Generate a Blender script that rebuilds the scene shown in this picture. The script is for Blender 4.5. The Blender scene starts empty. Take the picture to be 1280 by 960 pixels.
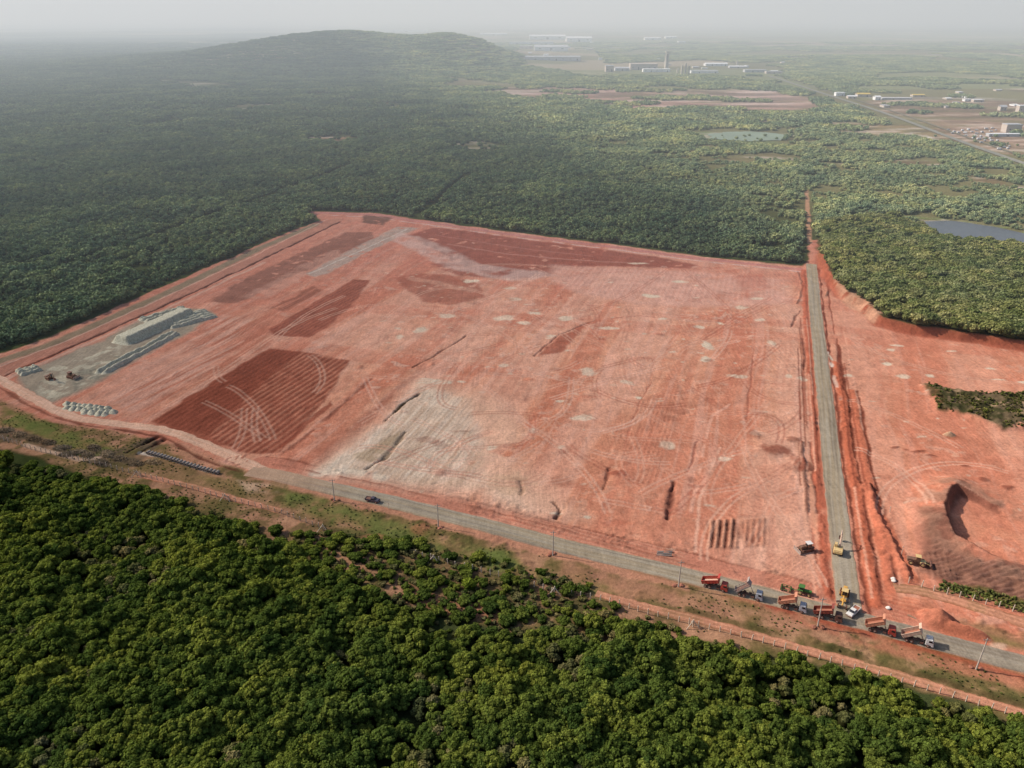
import bpy, math, random
import numpy as np
from mathutils import Vector, Matrix
R = math.radians
rng = np.random.default_rng(7)
random.seed(7)
scene = bpy.context.scene
COL = scene.collection

# ------------------------------------------------------------------ camera
CAM_H, FPX, PITCH = 145.0, 974.0, R(25.3)      # height, focal length in photo pixels, tilt below the horizon
def at(x, y, z=0.0):
    """Where the sight line through a measured photo pixel meets the level z (metres)."""
    cx = (x-640)/FPX; cy = (480-y)/FPX
    dy = math.cos(PITCH)+cy*math.sin(PITCH); dz = -math.sin(PITCH)+cy*math.cos(PITCH)
    t = (CAM_H-z)/-dz
    return (cx*t, dy*t)
def W(pts): return np.array([at(*p) for p in pts])

cam_d = bpy.data.cameras.new('camera'); cam = bpy.data.objects.new('camera', cam_d); COL.objects.link(cam)
cam.location = (0, 0, CAM_H); cam.rotation_euler = (R(90)-PITCH, 0, 0)
cam_d.sensor_width = 36; cam_d.lens = 36*FPX/1280
cam_d.clip_start = 1; cam_d.clip_end = 120000
scene.camera = cam

# ------------------------------------------------------------------ light
SUN_EL, SUN_AZ = R(36), R(-74)     # azimuth measured from +Y towards +X
world = bpy.data.worlds.new('World'); scene.world = world; world.use_nodes = True
wn = world.node_tree; bgn = wn.nodes['Background']
sky = wn.nodes.new('ShaderNodeTexSky'); sky.sky_type = 'NISHITA'; sky.sun_disc = False
sky.sun_elevation = SUN_EL; sky.sun_rotation = SUN_AZ; sky.air_density = 1.0; sky.dust_density = 2.5
wn.links.new(sky.outputs[0], bgn.inputs[0]); bgn.inputs[1].default_value = 0.13
sl = bpy.data.lights.new('sun', 'SUN'); sun = bpy.data.objects.new('sun', sl); COL.objects.link(sun)
sl.energy = 5.0; sl.angle = R(0.9); sl.color = (1.0, 0.93, 0.82)
sv = Vector((math.sin(SUN_AZ)*math.cos(SUN_EL), math.cos(SUN_AZ)*math.cos(SUN_EL), math.sin(SUN_EL)))
sun.rotation_euler = (-sv).to_track_quat('-Z', 'Y').to_euler()
sun.location = sv*500

scene.view_settings.view_transform = 'Standard'; scene.view_settings.look = 'None'
scene.view_settings.exposure = 0; scene.view_settings.gamma = 1
scene.render.engine = 'CYCLES'
cy = scene.cycles
cy.max_bounces = 4; cy.diffuse_bounces = 2; cy.glossy_bounces = 1; cy.transmission_bounces = 1
cy.transparent_max_bounces = 4; cy.volume_bounces = 1; cy.use_denoising = True
cy.caustics_reflective = False; cy.caustics_refractive = False

# ------------------------------------------------------------------ tagging
def tag(o, label=None, cat=None, group=None, kind=None):
    if label: o['label'] = label
    if cat: o['category'] = cat
    if group: o['group'] = group
    if kind: o['kind'] = kind
    return o
def empty(name, loc=(0,0,0), rz=0.0):
    o = bpy.data.objects.new(name, None); COL.objects.link(o)
    o.location = loc; o.rotation_euler = (0,0,rz); o.empty_display_size = 0.5
    return o
def copy_tree(o, parent=None):
    c = o.copy(); COL.objects.link(c)
    if parent is not None: c.parent = parent
    for ch in list(o.children): copy_tree(ch, c)
    return c

# ------------------------------------------------------------------ colours and materials
def lin(c, k=1.0):
    out = []
    for v in c:
        v = v/255.0
        out.append(k*(v/12.92 if v <= 0.04045 else ((v+0.055)/1.055)**2.4))
    return tuple(out)
class NT:
    def __init__(s, mat):
        s.m = mat; mat.use_nodes = True; s.t = mat.node_tree; s.t.nodes.clear()
    def n(s, typ, **kw):
        nd = s.t.nodes.new(typ)
        ins = kw.pop('ins', {})
        for k, v in kw.items(): setattr(nd, k, v)
        for k, v in ins.items():
            if isinstance(v, bpy.types.NodeSocket): s.t.links.new(v, nd.inputs[k])
            else: nd.inputs[k].default_value = v
        return nd
    def mix(s, a, b, f, blend='MIX'):
        nd = s.n('ShaderNodeMixRGB', blend_type=blend)
        for i, v in ((0, f), (1, a), (2, b)):
            if isinstance(v, bpy.types.NodeSocket): s.t.links.new(v, nd.inputs[i])
            else: nd.inputs[i].default_value = v if (i == 0 or len(v) == 4) else (*v, 1)
        return nd.outputs[0]
    def ramp(s, fac, stops):
        nd = s.n('ShaderNodeValToRGB', ins={0: fac})
        el = nd.color_ramp.elements
        while len(el) < len(stops): el.new(0.5)
        for e, (p, c) in zip(el, stops): e.position = p; e.color = (*c, 1) if len(c) == 3 else c
        return nd.outputs[0]
    def noise(s, vec, scale, detail=4, rough=0.55):
        return s.n('ShaderNodeTexNoise', ins={'Vector': vec, 'Scale': scale, 'Detail': detail, 'Roughness': rough}).outputs[0]
    def out(s, sh): s.t.links.new(sh, s.n('ShaderNodeOutputMaterial').inputs[0])
def world_pos(T):
    return T.n('ShaderNodeNewGeometry').outputs['Position']
def g(v): return (v, v, v)

def paint(name, rgb, rough=0.55, metal=0.0, dirt=0.5, spec=0.3):
    """Weathered paint or metal: colour broken by red dust that gathers in patches."""
    m = bpy.data.materials.new(name); T = NT(m)
    tc = T.n('ShaderNodeTexCoord').outputs['Object']
    n1 = T.noise(tc, 1.3, 5); n2 = T.noise(tc, 7.0, 3)
    c = T.mix(lin(rgb), lin((168, 112, 92)), T.ramp(n1, [(0.36, g(dirt*.3)), (0.66, g(dirt))]))
    c = T.mix(c, g(0.0), T.ramp(n2, [(0.35, g(0.25)), (0.6, g(0))]))
    b = T.n('ShaderNodeBsdfPrincipled', ins={'Base Color': c, 'Roughness': rough, 'Metallic': metal, 'Specular IOR Level': spec})
    T.out(b.outputs[0]); return m

MAT = {}
for nm, rgb, kw in [
    ('red_paint', (176, 36, 34), {}), ('dark_red_paint', (120, 38, 36), {}), ('white_paint', (226, 226, 222), dict(dirt=0.25)),
    ('cream_bed', (214, 192, 170), {}), ('orange_bed', (204, 142, 112), {}), ('silver_paint', (168, 176, 186), dict(dirt=0.2)),
    ('yellow_paint', (222, 172, 72), {}), ('pale_yellow', (230, 205, 140), {}), ('green_paint', (52, 118, 52), dict(dirt=0.15)),
    ('tyre', (30, 29, 29), dict(rough=0.9, dirt=0.5)), ('chassis', (52, 48, 46), dict(rough=0.7, dirt=0.5)),
    ('glass', (26, 32, 38), dict(rough=0.12, dirt=0.05, spec=0.6)), ('dark_blue_paint', (52, 58, 74), dict(rough=0.3, dirt=0.15)),
    ('hub', (150, 146, 140), dict(rough=0.5)), ('bed_inside', (150, 96, 76), dict(rough=0.9)),
    ('grey_bed', (150, 150, 148), {}), ('post', (206, 196, 178), dict(rough=0.9, dirt=0.35)), ('pole', (176, 168, 158), dict(rough=0.85, dirt=0.2)),
    ('wire', (120, 112, 104), dict(rough=0.6)), ('pipe', (128, 126, 122), dict(rough=0.9, dirt=0.25)),
    ('dark_machine', (88, 78, 62), {}), ('lamp_glass', (210, 205, 190), dict(rough=0.2)),
    ('bright_white', (238, 240, 242), dict(dirt=0.02, rough=0.6)), ('grey_roof', (190, 194, 198), dict(dirt=0.1, rough=0.6)),
    ('factory_wall', (200, 192, 182), dict(dirt=0.2, rough=0.8)), ('window_dark', (60, 66, 72), dict(dirt=0.05, rough=0.3)),
    ('yellow_roof', (224, 196, 96), dict(dirt=0.1)), ('silo', (205, 200, 186), dict(rough=0.8, dirt=0.15)), ('insulator', (120, 92, 80), {}),
    ('timber', (150, 128, 104), dict(rough=0.95)), ('sack', (232, 228, 220), dict(rough=0.9, dirt=0.3)),
]: MAT[nm] = paint(nm, rgb, **kw)

# ------------------------------------------------------------------ noise in numpy
_tab = rng.random((512, 512))
def vnoise(x, y, s, seed=0):
    x = x/s+seed*37.3+1000.5; y = y/s+seed*91.7+1000.5
    xi = np.floor(x).astype(np.int64); yi = np.floor(y).astype(np.int64)
    fx = x-xi; fy = y-yi; fx = fx*fx*(3-2*fx); fy = fy*fy*(3-2*fy)
    x0 = xi & 511; x1 = (xi+1) & 511; y0 = yi & 511; y1 = (yi+1) & 511
    return (_tab[x0, y0]*(1-fx)+_tab[x1, y0]*fx)*(1-fy)+(_tab[x0, y1]*(1-fx)+_tab[x1, y1]*fx)*fy
def fbm(x, y, s, seed=0, o=4, rough=0.5):
    a = 1.0; t = 0; n = 0
    for i in range(o):       # each octave turned, so that no lattice shows
        ca, sa = math.cos(.55+i*1.1), math.sin(.55+i*1.1)
        t = t+a*vnoise(x*ca-y*sa, x*sa+y*ca, s/2**i, seed+i*5); n += a; a *= rough
    return t/n
def sstep(a, b, v):
    t = np.clip((v-a)/(b-a), 0, 1); return t*t*(3-2*t)
def seg_dist(x, y, poly, closed=False, side=False):
    """distance to a polyline, and the arc length of the nearest point"""
    best = np.full(x.shape, 1e9); along = np.zeros(x.shape); sgn = np.ones(x.shape)
    L = 0.0; n = len(poly)
    for i in range(n if closed else n-1):
        ax, ay = poly[i]; bx, by = poly[(i+1) % n]
        dx, dy = bx-ax, by-ay; l2 = dx*dx+dy*dy+1e-9; l = math.sqrt(l2)
        t = np.clip(((x-ax)*dx+(y-ay)*dy)/l2, 0, 1)
        d = np.hypot(x-ax-t*dx, y-ay-t*dy)
        m = d < best
        best = np.where(m, d, best); along = np.where(m, L+t*l, along)
        if side: sgn = np.where(m, np.sign((x-ax)*dy-(y-ay)*dx), sgn)
        L += l
    return (best, along, sgn) if side else (best, along)
def inside(x, y, poly):
    r = np.zeros(x.shape, bool); n = len(poly)
    for i in range(n):
        x1, y1 = poly[i]; x2, y2 = poly[(i+1) % n]
        if y1 == y2: continue
        c = (y1 > y) != (y2 > y)
        r ^= c & (x < (x2-x1)*(y-y1)/(y2-y1)+x1)
    return r
def soft_poly(x, y, poly, e):
    """1 inside, 0 outside, soft over e metres on both sides of the edge"""
    d, _ = seg_dist(x, y, poly, True)
    s = np.where(inside(x, y, poly), d, -d)
    return sstep(-e, e, s)

# ------------------------------------------------------------------ measured outlines
ROAD_MAIN = W([(312,588),(345,594),(400,607),(480,625),(550,642.5),(620,660),(700,681.5),(790,703),(880,724.5),(960,745),(1040,766.5),(1110,785),(1176,803),(1280,830),(1400,862)])
ROAD_ACC = W([(1014,330),(1016.5,352),(1019,385),(1024,430),(1029,475),(1034,520),(1040,580),(1047,640),(1054,700),(1060,745),(1063,768)])
TRACK_W = W([(-60,452),(0,474),(33,492),(66,511),(98,523),(148,530),(197,535.5),(230,545),(262,558),(295,573),(328,587.5)])
TRACK_S1 = W([(175,594),(241,608),(292,623),(351,639)])
TRACK_S2 = W([(745,742),(784,752),(830,764),(882,777),(935,792),(988,807),(1036,820),(1085,833),(1126,845),(1166,858),(1220,874),(1280,892),(1360,916)])
TRACK_E = W([(1118,735),(1150,738),(1200,752),(1280,778),(1400,820)])
SITE = W([(-80,505),(-80,478),(0,443),(60,422),(130,391),(200,360),(280,326),(340,298),(400,276),(388,264),(470,266),(520,274),(640,290),(760,305),(880,321),(1003,332),(1010,326),(1011,300),(1021,300),(1024,328),(1032,350),(1050,372),(1078,385),(1098,408),(1140,418),(1200,426),(1280,438),(1420,462),(1500,700),(1400,862),(1280,843),(1100,796),(1000,770),(860,735),(640,682),(480,640),(330,602),(270,580),(215,560),(150,545),(60,530),(0,505)])
VERGE = W([(-80,470),(0,500),(60,528),(150,540),(215,555),(270,575),(330,597),(480,632),(640,674),(860,728),(1000,762),(1100,788),(1280,836),(1420,880),(1420,940),(1280,904),(1166,868),(1085,846),(1036,838),(960,822),(900,803),(830,800),(760,806),(700,800),(600,782),(520,760),(440,722),(360,690),(280,650),(200,622),(120,600),(60,575),(0,562),(-80,545)])
WOOD_E = W([(1032,345),(1050,371),(1078,384),(1098,407),(1140,417),(1200,425),(1280,437),(1420,461),(1600,440),(1600,300),(1330,306),(1280,312),(1230,303),(1190,296),(1160,288),(1120,272),(1026,280),(1027,325)])
LAKE = W([(1156,276),(1190,275),(1240,282),(1290,293),(1380,312),(1380,340),(1290,316),(1240,306),(1200,300),(1168,290)])
# ------------------------------------------------------------------ ground sheet
def axis(lo, hi, fine, grow, far, step0=None):
    a = list(np.arange(lo, hi+1e-6, fine)); v = hi; s = step0 or fine
    while v < far:
        s = max(s, min(s*1.15, grow*abs(v)) if v < 7000 else 0.04*v); s = max(s, grow*abs(v) if s > grow*abs(v)*0.8 else s)
        v += s; a.append(v)
    return a
xf = np.arange(-262, 290.01, 0.55)
def outward(start, far, grow):
    v = start; s = 0.6; r = []
    while v < far:
        s = min(s*1.08, grow*v) if v < 5000 else 0.05*v
        s = max(s, 0.6); v += s; r.append(v)
    return r
xs = np.array([-v for v in outward(262, 60000, 0.009)][::-1]+list(xf)+outward(290, 60000, 0.009))
ys = np.array([-30000, -8000, -2000, -500, -100, 0, 40]+list(np.arange(60, 135, 1.5))+list(np.arange(135, 330, 0.5))+list(np.arange(330, 665, 0.8))+outward(665, 90000, 0.007))
NX, NY = len(xs), len(ys)
GX, GY = np.meshgrid(xs, ys)            # shape NY, NX
X = GX.ravel(); Y = GY.ravel()
Z = np.zeros(X.shape)
C = np.zeros((len(X), 3))

def L_(c): return np.array(lin(c))
# base vegetation floor, with scrub tones and far clearings
n_a = fbm(X, Y, 260, 1, 4); n_b = fbm(X, Y, 45, 2, 4)
C[:] = L_((70, 78, 46))
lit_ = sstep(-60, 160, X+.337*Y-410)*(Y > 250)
C = C*(1-.8*lit_[:, None])+.8*lit_[:, None]*L_((142, 134, 96))  # ground painted paler on the sunlit side of the cloud edge
C += (n_b[:, None]-0.5)*L_((60, 62, 42))*1.2
def mix_in(mask, col, idx=None):
    global C
    m = mask[:, None]
    if idx is None: C = C*(1-m)+np.asarray(col)*m
    else: C[idx] = C[idx]*(1-m)+np.asarray(col)*m

def sub(poly, pad):
    lo = poly.min(0)-pad; hi = poly.max(0)+pad
    return np.nonzero((X > lo[0]) & (X < hi[0]) & (Y > lo[1]) & (Y < hi[1]))[0]

# warped coordinates make every painted edge ragged
near = np.nonzero((Y > 60) & (Y < 720) & (X > -340) & (X < 420))[0]
wx = X.copy(); wy = Y.copy()
wx[near] += (fbm(X[near], Y[near], 9, 11, 4)-0.5)*5.0; wy[near] += (fbm(X[near], Y[near], 9, 31, 4)-0.5)*5.0
n1 = np.full(X.shape, 0.5); n1[near] = fbm(X[near], Y[near], 2.2, 41, 3)      # small clods
n2 = np.full(X.shape, 0.5); n2[near] = fbm(X[near], Y[near], 18, 43, 4)
# streak fields: the machines worked along two directions
ax_dir = np.array([100.0, 310.0]); ax_dir /= np.linalg.norm(ax_dir)
def streak(idx, d, wide, long, seed, o=3):
    u = X[idx]*d[0]+Y[idx]*d[1]; v = -X[idx]*d[1]+Y[idx]*d[0]
    v = v+(fbm(X[idx], Y[idx], 60, seed+3, 2)-0.5)*10
    return fbm(v/wide, u/long, 1.0, seed, o)
def poly(px, col, amt=1.0, edge=1.5, noisy=0.0, seed=0, h=0.0, streaky=None, nscale=6):
    P = W(px); idx = sub(P, edge*2+6)
    m = soft_poly(wx[idx], wy[idx], P, edge)
    a = m*amt
    if noisy:
        nn = fbm(X[idx], Y[idx], nscale, seed+60, 4)
        a = a*sstep(0.5-0.3*noisy-0.12, 0.5+0.3*noisy-0.1, nn+ (0.5-noisy*0.5)*0.3) if noisy < 1 else a*sstep(0.42, 0.62, nn)
    if streaky is not None:
        nn = streak(idx, streaky, 1.6, 40, seed+80)
        a = a*sstep(0.35, 0.62, nn)
    mix_in(np.clip(a, 0, 1), L_(col), idx)
    if h: Z[idx] += h*m
    return idx, m
def line(px, w, col, amt=1.0, soft=0.5, h=0.0, broken=0.0, seed=0, warp=0.35, hp=None, pts=None):
    """a painted stroke; h raises (or digs) a ridge of half-width w"""
    P = W(px) if pts is None else pts
    idx = sub(P, w*3+3)
    xx = X[idx]*(1-warp)+wx[idx]*warp; yy = Y[idx]*(1-warp)+wy[idx]*warp
    d, s = seg_dist(xx, yy, P)
    if h < 0: d = d/np.clip(.35+1.3*vnoise(s, s*0+seed, 4.5, seed+11)+.3*(n1[idx]-.5), .25, 2)
    m = 1-sstep(w*(1-soft), w*(1+soft)+0.15, d)
    Ltot = s.max() if len(s) else 1
    if broken:
        nn = vnoise(s, s*0+seed*3.3, 7.0, seed+7)
        m = m*sstep(broken-0.15, broken+0.15, nn)
    if col is not None: mix_in(np.clip(m*amt, 0, 1), L_(col), idx)
    if h:
        bump = np.clip(1-d/(w*1.5), 0, 1)
        Z[idx] += (m > .1)*abs(h)*.5*(vnoise(X[idx], Y[idx], .9, seed+3)-.5)
        Z[idx] += h*bump*(0.55+0.9*n1[idx])*(m > 0.02)*(1 if not broken else sstep(broken-0.2, broken+0.1, nn))
    return idx, m
def blob(px, rx, ry, col, amt=0.9, h=0.0, edge=0.35):
    cx, cy_ = at(*px)
    idx = np.nonzero((abs(X-cx) < rx*2.5+3) & (abs(Y-cy_) < ry*2.5+3))[0]
    d = np.hypot((wx[idx]-cx)/rx, (wy[idx]-cy_)/ry)
    m = 1-sstep(1-edge, 1+edge, d+(n1[idx]-0.5)*0.9)
    mix_in(m*amt, L_(col), idx)
    if h: Z[idx] += h*np.clip(1-d*d*0.6, 0, 1)
    return idx, m

def off_(P, d):
    t = np.gradient(P, axis=0); t /= np.linalg.norm(t, axis=1)[:, None]
    return P+np.stack([t[:, 1], -t[:, 0]], 1)*d
SALMON = (212, 138, 112); PINK = (222, 164, 142); DRED = (152, 84, 68); RED = (198, 114, 88); PALE = (226, 206, 182)
GREY = (160, 154, 140); GRASS = (98, 104, 58); BROWN = (136, 96, 74); SHADE = (96, 48, 38); TAN = (196, 158, 130)
BEFORE = None
# ---- the cleared site
idx = sub(SITE, 25)
ms = soft_poly(wx[idx], wy[idx], SITE, 1.2)
big = fbm(X[idx], Y[idx], 90, 3, 5); mid = fbm(X[idx], Y[idx], 22, 4, 5); sm = fbm(X[idx], Y[idx], 4, 5, 4)
st1 = streak(idx, ax_dir, 2.2, 60, 9, 4); st2 = streak(idx, np.array([0.97, -0.24]), 2.0, 50, 12, 3)
base = L_(SALMON)[None]*np.ones((len(idx), 3))
def lay(b, m, col): return b*(1-m[:, None])+L_(col)*m[:, None]
base = lay(base, sstep(0.5, 0.75, big)*0.7, RED)
base = lay(base, sstep(0.45, 0.25, big)*0.5, PINK)
base = lay(base, sstep(0.55, 0.7, mid)*0.4, (196, 112, 88))
sw = fbm(X[idx], Y[idx], 2.6, 6, 3)
base = lay(base, sstep(0.58, 0.72, sw)*0.18, (176, 98, 78)); base = lay(base, sstep(0.40, 0.28, sw)*0.2, (230, 180, 158))
bw1 = streak(idx, ax_dir, 13, 260, 15, 2); bw2 = streak(idx, np.array([0.97, -0.24]), 16, 220, 17, 2)
base = lay(base, sstep(.5, .62, bw1)*.5, (192, 104, 82)); base = lay(base, sstep(.46, .36, bw1)*.45, (224, 164, 142)); base = lay(base, sstep(.56, .66, bw2)*.45, (196, 110, 88))
base = lay(base, sstep(0.56, 0.72, st1)*0.30, (226, 168, 150))
base = lay(base, sstep(0.46, 0.30, st1)*0.30, (180, 96, 78))
base = lay(base, sstep(0.60, 0.72, sm)*sstep(0.5, 0.65, mid)*0.4, (228, 188, 168))
# redder, more saturated to the east of the access road and beside it
east = sstep(-12, 14, -seg_dist(X[idx], Y[idx], ROAD_ACC, side=True)[2]*0 + (X[idx]-(np.interp(Y[idx], ROAD_ACC[::-1, 1], ROAD_ACC[::-1, 0]))))
base = lay(base, east*0.5, (198, 112, 88))
farf = sstep(330, 560, Y[idx])
base = lay(base, farf*0.55, (184, 108, 94))
base = lay(base, sstep(-60, -140, X[idx])*.45, (190, 112, 92))
base *= (0.90+0.2*fbm(X[idx], Y[idx], 1.3, 19, 2))[:, None]
mix_in(ms, base, idx)
Z[idx] += ms*((mid-0.5)*0.9+(sm-0.5)*0.35+(sw-.5)*.22+(st1-0.5)*0.10)

# ---- south verge between the road and the wood
idx = sub(VERGE, 15)
mv = soft_poly(wx[idx], wy[idx], VERGE, 1.5)
v1 = fbm(X[idx], Y[idx], 14, 71, 4); v2 = fbm(X[idx], Y[idx], 3.5, 73, 4)
vb = L_((170, 118, 92))[None]*np.ones((len(idx), 3))
vb = lay(vb, sstep(0.38, 0.56, v1)*0.85, (118, 104, 66))
vb = lay(vb, sstep(0.5, 0.66, v2)*0.6, (92, 92, 54))
vb = lay(vb, sstep(0.46, 0.3, v2)*0.5, (190, 136, 108))
mix_in(mv, vb, idx); Z[idx] += mv*((v1-0.5)*1.0+(v2-0.5)*0.4)

# green grass bands along the road
for pg, a in [([(0,508),(40,522),(90,540),(130,552),(150,562),(120,572),(60,552),(0,530)], .9),
              ([(355,612),(400,622),(470,645),(540,664),(600,684),(640,692),(650,708),(610,712),(560,700),(500,690),(440,668),(400,650),(350,634)], .9),
              ([(600,688),(640,694),(648,712),(612,716)], 1.0),
              ([(660,715),(720,716),(780,735),(760,745),(700,742)], .6),
              ([(235,590),(300,600),(330,620),(290,616)], .6)]:
    poly(pg, (112, 122, 66), a*0.85, 2.0, 0.6, seed=int(pg[0][0])+1)
poly([(400,650),(520,690),(640,722),(700,745),(760,760),(700,775),(600,760),(520,740),(440,700)], (88, 84, 54), 0.75, 3, 0.7, seed=3)
poly([(500,730),(560,745),(640,760),(620,780),(540,765)], (176, 108, 84), 0.8, 2.5, 0.6, seed=4)
poly([(420,690),(480,700),(470,716),(430,712)], (190, 128, 100), 0.8, 2, 0.5, seed=5)
poly([(930,738),(1010,765),(1120,800),(1280,848),(1400,890),(1400,905),(1280,864),(1100,812),(1000,780),(900,745)], (178, 102, 80), 0.8, 1.2, 0.7, seed=6, nscale=3)
poly([(700,700),(860,745),(1000,780),(1000,795),(860,765),(700,722)], (176, 112, 90), 0.6, 2, 0.5, seed=8)
poly([(360,600),(640,672),(860,731),(860,740),(640,684),(360,610)], (190, 122, 98), 0.9, 0.8, 0, seed=9)
line([(860,762),(1000,800),(1085,822),(1180,850),(1280,880)], 1.2, (84, 84, 50), 0.75, 0.6, h=0.5, broken=0.45, seed=9)
line([(1030,812),(1085,826),(1166,850),(1280,884)], 0.6, (96, 76, 52), 0.6, 0.6, broken=0.4, seed=12)
# loose red soil kicked out along the road edge
line([(960,757),(1040,779),(1110,798),(1176,817),(1280,846)], 1.2, (158, 72, 54), 0.8, 0.6, h=0.7, broken=0.35, seed=14)

# ---- brush, ditches and pale dirt at the far left
poly([(-20,532),(45,546),(96,563),(151,560),(192,543),(205,552),(170,582),(110,582),(40,558),(-20,546)], (108, 92, 74), 0.9, 1.0, 0.75, seed=21, nscale=3)
line([(31,557),(70,566),(100,576),(122,573)], 1.0, (212, 176, 150), 0.85)
line([(158,566),(178,556),(197,545)], 0.8, (70, 42, 34), 1.0, 0.3, h=-0.9)
line([(172,568),(190,558),(206,548)], 0.8, (84, 50, 40), 1.0, 0.3, h=-0.9)
poly([(205,548),(250,560),(280,582),(255,585),(215,568)], (190, 122, 98), 0.8, 1.5, 0.5, seed=23)
line([(100,531),(150,537),(205,545),(222,556),(250,572),(300,590)], 0.6, (112, 58, 46), 0.85, 0.4, h=-0.4, broken=0.25, seed=25)
line([(0,484),(30,503),(60,518),(100,530)], 0.7, (126, 68, 54), 0.8, 0.4, h=-0.3)
line([(175,566),(215,574),(260,588)], 0.7, (214, 200, 184), 0.9, 0.3)
poly([(185,570),(270,595),(330,610),(320,622),(240,606),(170,590)], (140, 110, 76), 0.7, 1.5, 0.5, seed=26)
poly([(300,600),(335,606),(345,616),(310,614)], (206, 168, 140), 0.8, 1.2, 0.4, seed=27)

# ---- perimeter bank and edge at the west
line([(-60,478),(0,452),(60,432),(150,393),(250,347),(330,308),(395,281)], 3.5, (142, 128, 104), 0.9, 0.4)
line([(-60,492),(0,464),(100,424),(200,380),(300,333),(420,275)], 4.5, (178, 112, 94), 0.9, 0.25)
line([(-60,500),(0,472),(60,447),(150,407),(249,362),(330,323),(425,277)], 0.8, (104, 54, 44), 0.9, 0.3, h=-0.6)
line([(-60,486),(0,459),(100,419),(200,374),(300,328),(410,274)], 0.5, (214, 168, 148), 0.7, 0.5)
line([(-60,504),(0,477),(60,451),(150,412),(249,367),(330,328)], 1.1, (212, 158, 138), 0.8, 0.5)
line([(392,266),(470,268),(520,276),(640,293),(760,308),(880,324),(1000,336)], 2.6, (184, 112, 104), 0.9, 0.3)
line([(392,268.5),(470,271),(520,279),(640,296),(760,311),(880,327),(1000,339)], 0.9, (216, 178, 170), 0.7, 0.5, broken=0.3, seed=3)
poly([(455,268),(490,272),(480,282),(452,278)], (100, 64, 54), 0.8, 1.5, 0.4, seed=31)

# ---- stockpile yard
poly([(23,468),(75,447),(131,424),(180,398),(210,385),(249,386),(270,394),(235,415),(184,442),(130,474),(98,491),(66,504),(35,497),(25,485)], (168, 156, 136), 0.95, 1.8, 0, seed=33)
poly([(60,460),(120,440),(150,430),(150,455),(100,485),(66,500),(40,490)], (206, 196, 172), 0.8, 1.5, 1.0, seed=34, nscale=3)
poly([(85,470),(130,450),(170,440),(130,470),(95,488)], (132, 128, 114), 0.7, 1.5, 1.0, seed=35, nscale=2.5)

# ---- ploughed and darker fields, with furrows
def furrows(px, col1, col2, pitch, d, amt=0.7, h=0.18, seed=0):
    P = W(px); idx = sub(P, 8); m = soft_poly(wx[idx]*0.3+X[idx]*0.7, wy[idx]*0.3+Y[idx]*0.7, P, 0.8)
    v = -X[idx]*d[1]+Y[idx]*d[0]+(fbm(X[idx], Y[idx], 40, seed+5, 2)-0.5)*1.6
    w = 0.5+0.5*np.sin(v*2*math.pi/pitch)
    w = np.clip(w*(.55+.9*fbm(X[idx], Y[idx], 7, seed+9, 3))+(n1[idx]-0.5)*0.8, 0, 1)
    mix_in(m*amt*w, L_(col1), idx); mix_in(m*amt*(1-w)*0.9, L_(col2), idx)
    Z[idx] += h*w*m
fd = np.array(at(425, 487))-np.array(at(318, 563)); fd /= np.linalg.norm(fd)
FA = [(190,527),(262,480),(336,436),(372,439),(400,446),(436,450),(415,488),(380,530),(348,566),(300,566),(240,545)]
poly(FA, (160, 84, 66), 0.95, 0.8, 0, seed=41)
poly([(190,527),(262,480),(336,436),(378,440),(330,478),(262,545)], (132, 64, 50), 0.75, 2.5, 0)
furrows([(262,545),(330,478),(378,440),(436,450),(415,488),(380,530),(348,566),(300,566)], (186, 112, 90), (134, 66, 52), 2.9, fd, 0.75, seed=41)
furrows([(190,527),(262,480),(336,436),(378,440),(330,478),(262,545)], (150, 76, 60), (122, 60, 46), 2.9, fd, 0.5, 0.1, seed=43)
poly([(345,560),(412,500),(410,512),(380,536),(352,560)], (150, 74, 58), 0.85, 0.6, 0, seed=45)
FB = [(339,411),(400,374),(440,350),(462,351),(446,374),(408,410),(386,421),(345,419)]
poly(FB, (156, 80, 64), 0.95, 1.0); furrows(FB, (166, 90, 72), (136, 70, 56), 2.6, fd, 0.6, 0.1, seed=46)
poly([(265,377),(292,355),(345,330),(400,306),(435,290),(466,290),(466,300),(420,320),(390,336),(352,349),(302,378),(285,380)], (146, 88, 74), 0.95, 1.5, 0.15, seed=47)
poly([(338,386),(390,358),(402,363),(360,389)], (150, 84, 68), .9, 1.2, 0, streaky=fd)
poly([(150,498),(215,450),(275,402),(335,385),(338,430),(260,478),(190,522)], (176, 98, 78), .75, 3, 0, seed=36, streaky=fd)
poly([(130,500),(230,430),(280,395),(330,400),(250,470),(170,515)], (226, 172, 152), .5, 3, 0, seed=38, streaky=fd)
poly([(300,372),(420,310),(430,318),(330,374)], (200, 140, 122), 0.5, 2.0, 0.6, seed=48)
poly([(512,294),(540,284),(600,291),(700,305),(820,321),(872,331),(860,336),(760,333),(705,334),(690,345),(640,346),(590,338),(560,322)], (146, 76, 64), 0.9, 2.0, 0.2, seed=49)
line([(560,305),(640,318),(720,325),(800,330)], 1.0, (184, 118, 104), 0.6, 0.6)
line([(545,294),(640,309),(740,320)], 0.8, (178, 110, 98), 0.5, 0.6)
poly([(575,328),(640,335),(690,345),(640,348),(570,345),(540,330)], (150, 78, 66), 0.8, 2.5, 0.3, seed=50)
poly([(492,347),(520,341),(560,344),(602,356),(606,372),(560,382),(530,378),(510,362)], (158, 84, 68), 0.8, 2.0, 0.3, seed=51)
poly([(510,345),(600,362),(590,366),(508,350)], (196, 132, 112), 0.5, 1.0)
poly([(384,342),(430,316),(498,283),(523,285),(470,309),(420,336),(396,347)], (182, 160, 146), 0.9, 1.5, 0.3, seed=53)
line([(388,342),(440,318),(510,286)], 0.5, (212, 196, 182), 0.8)
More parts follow.
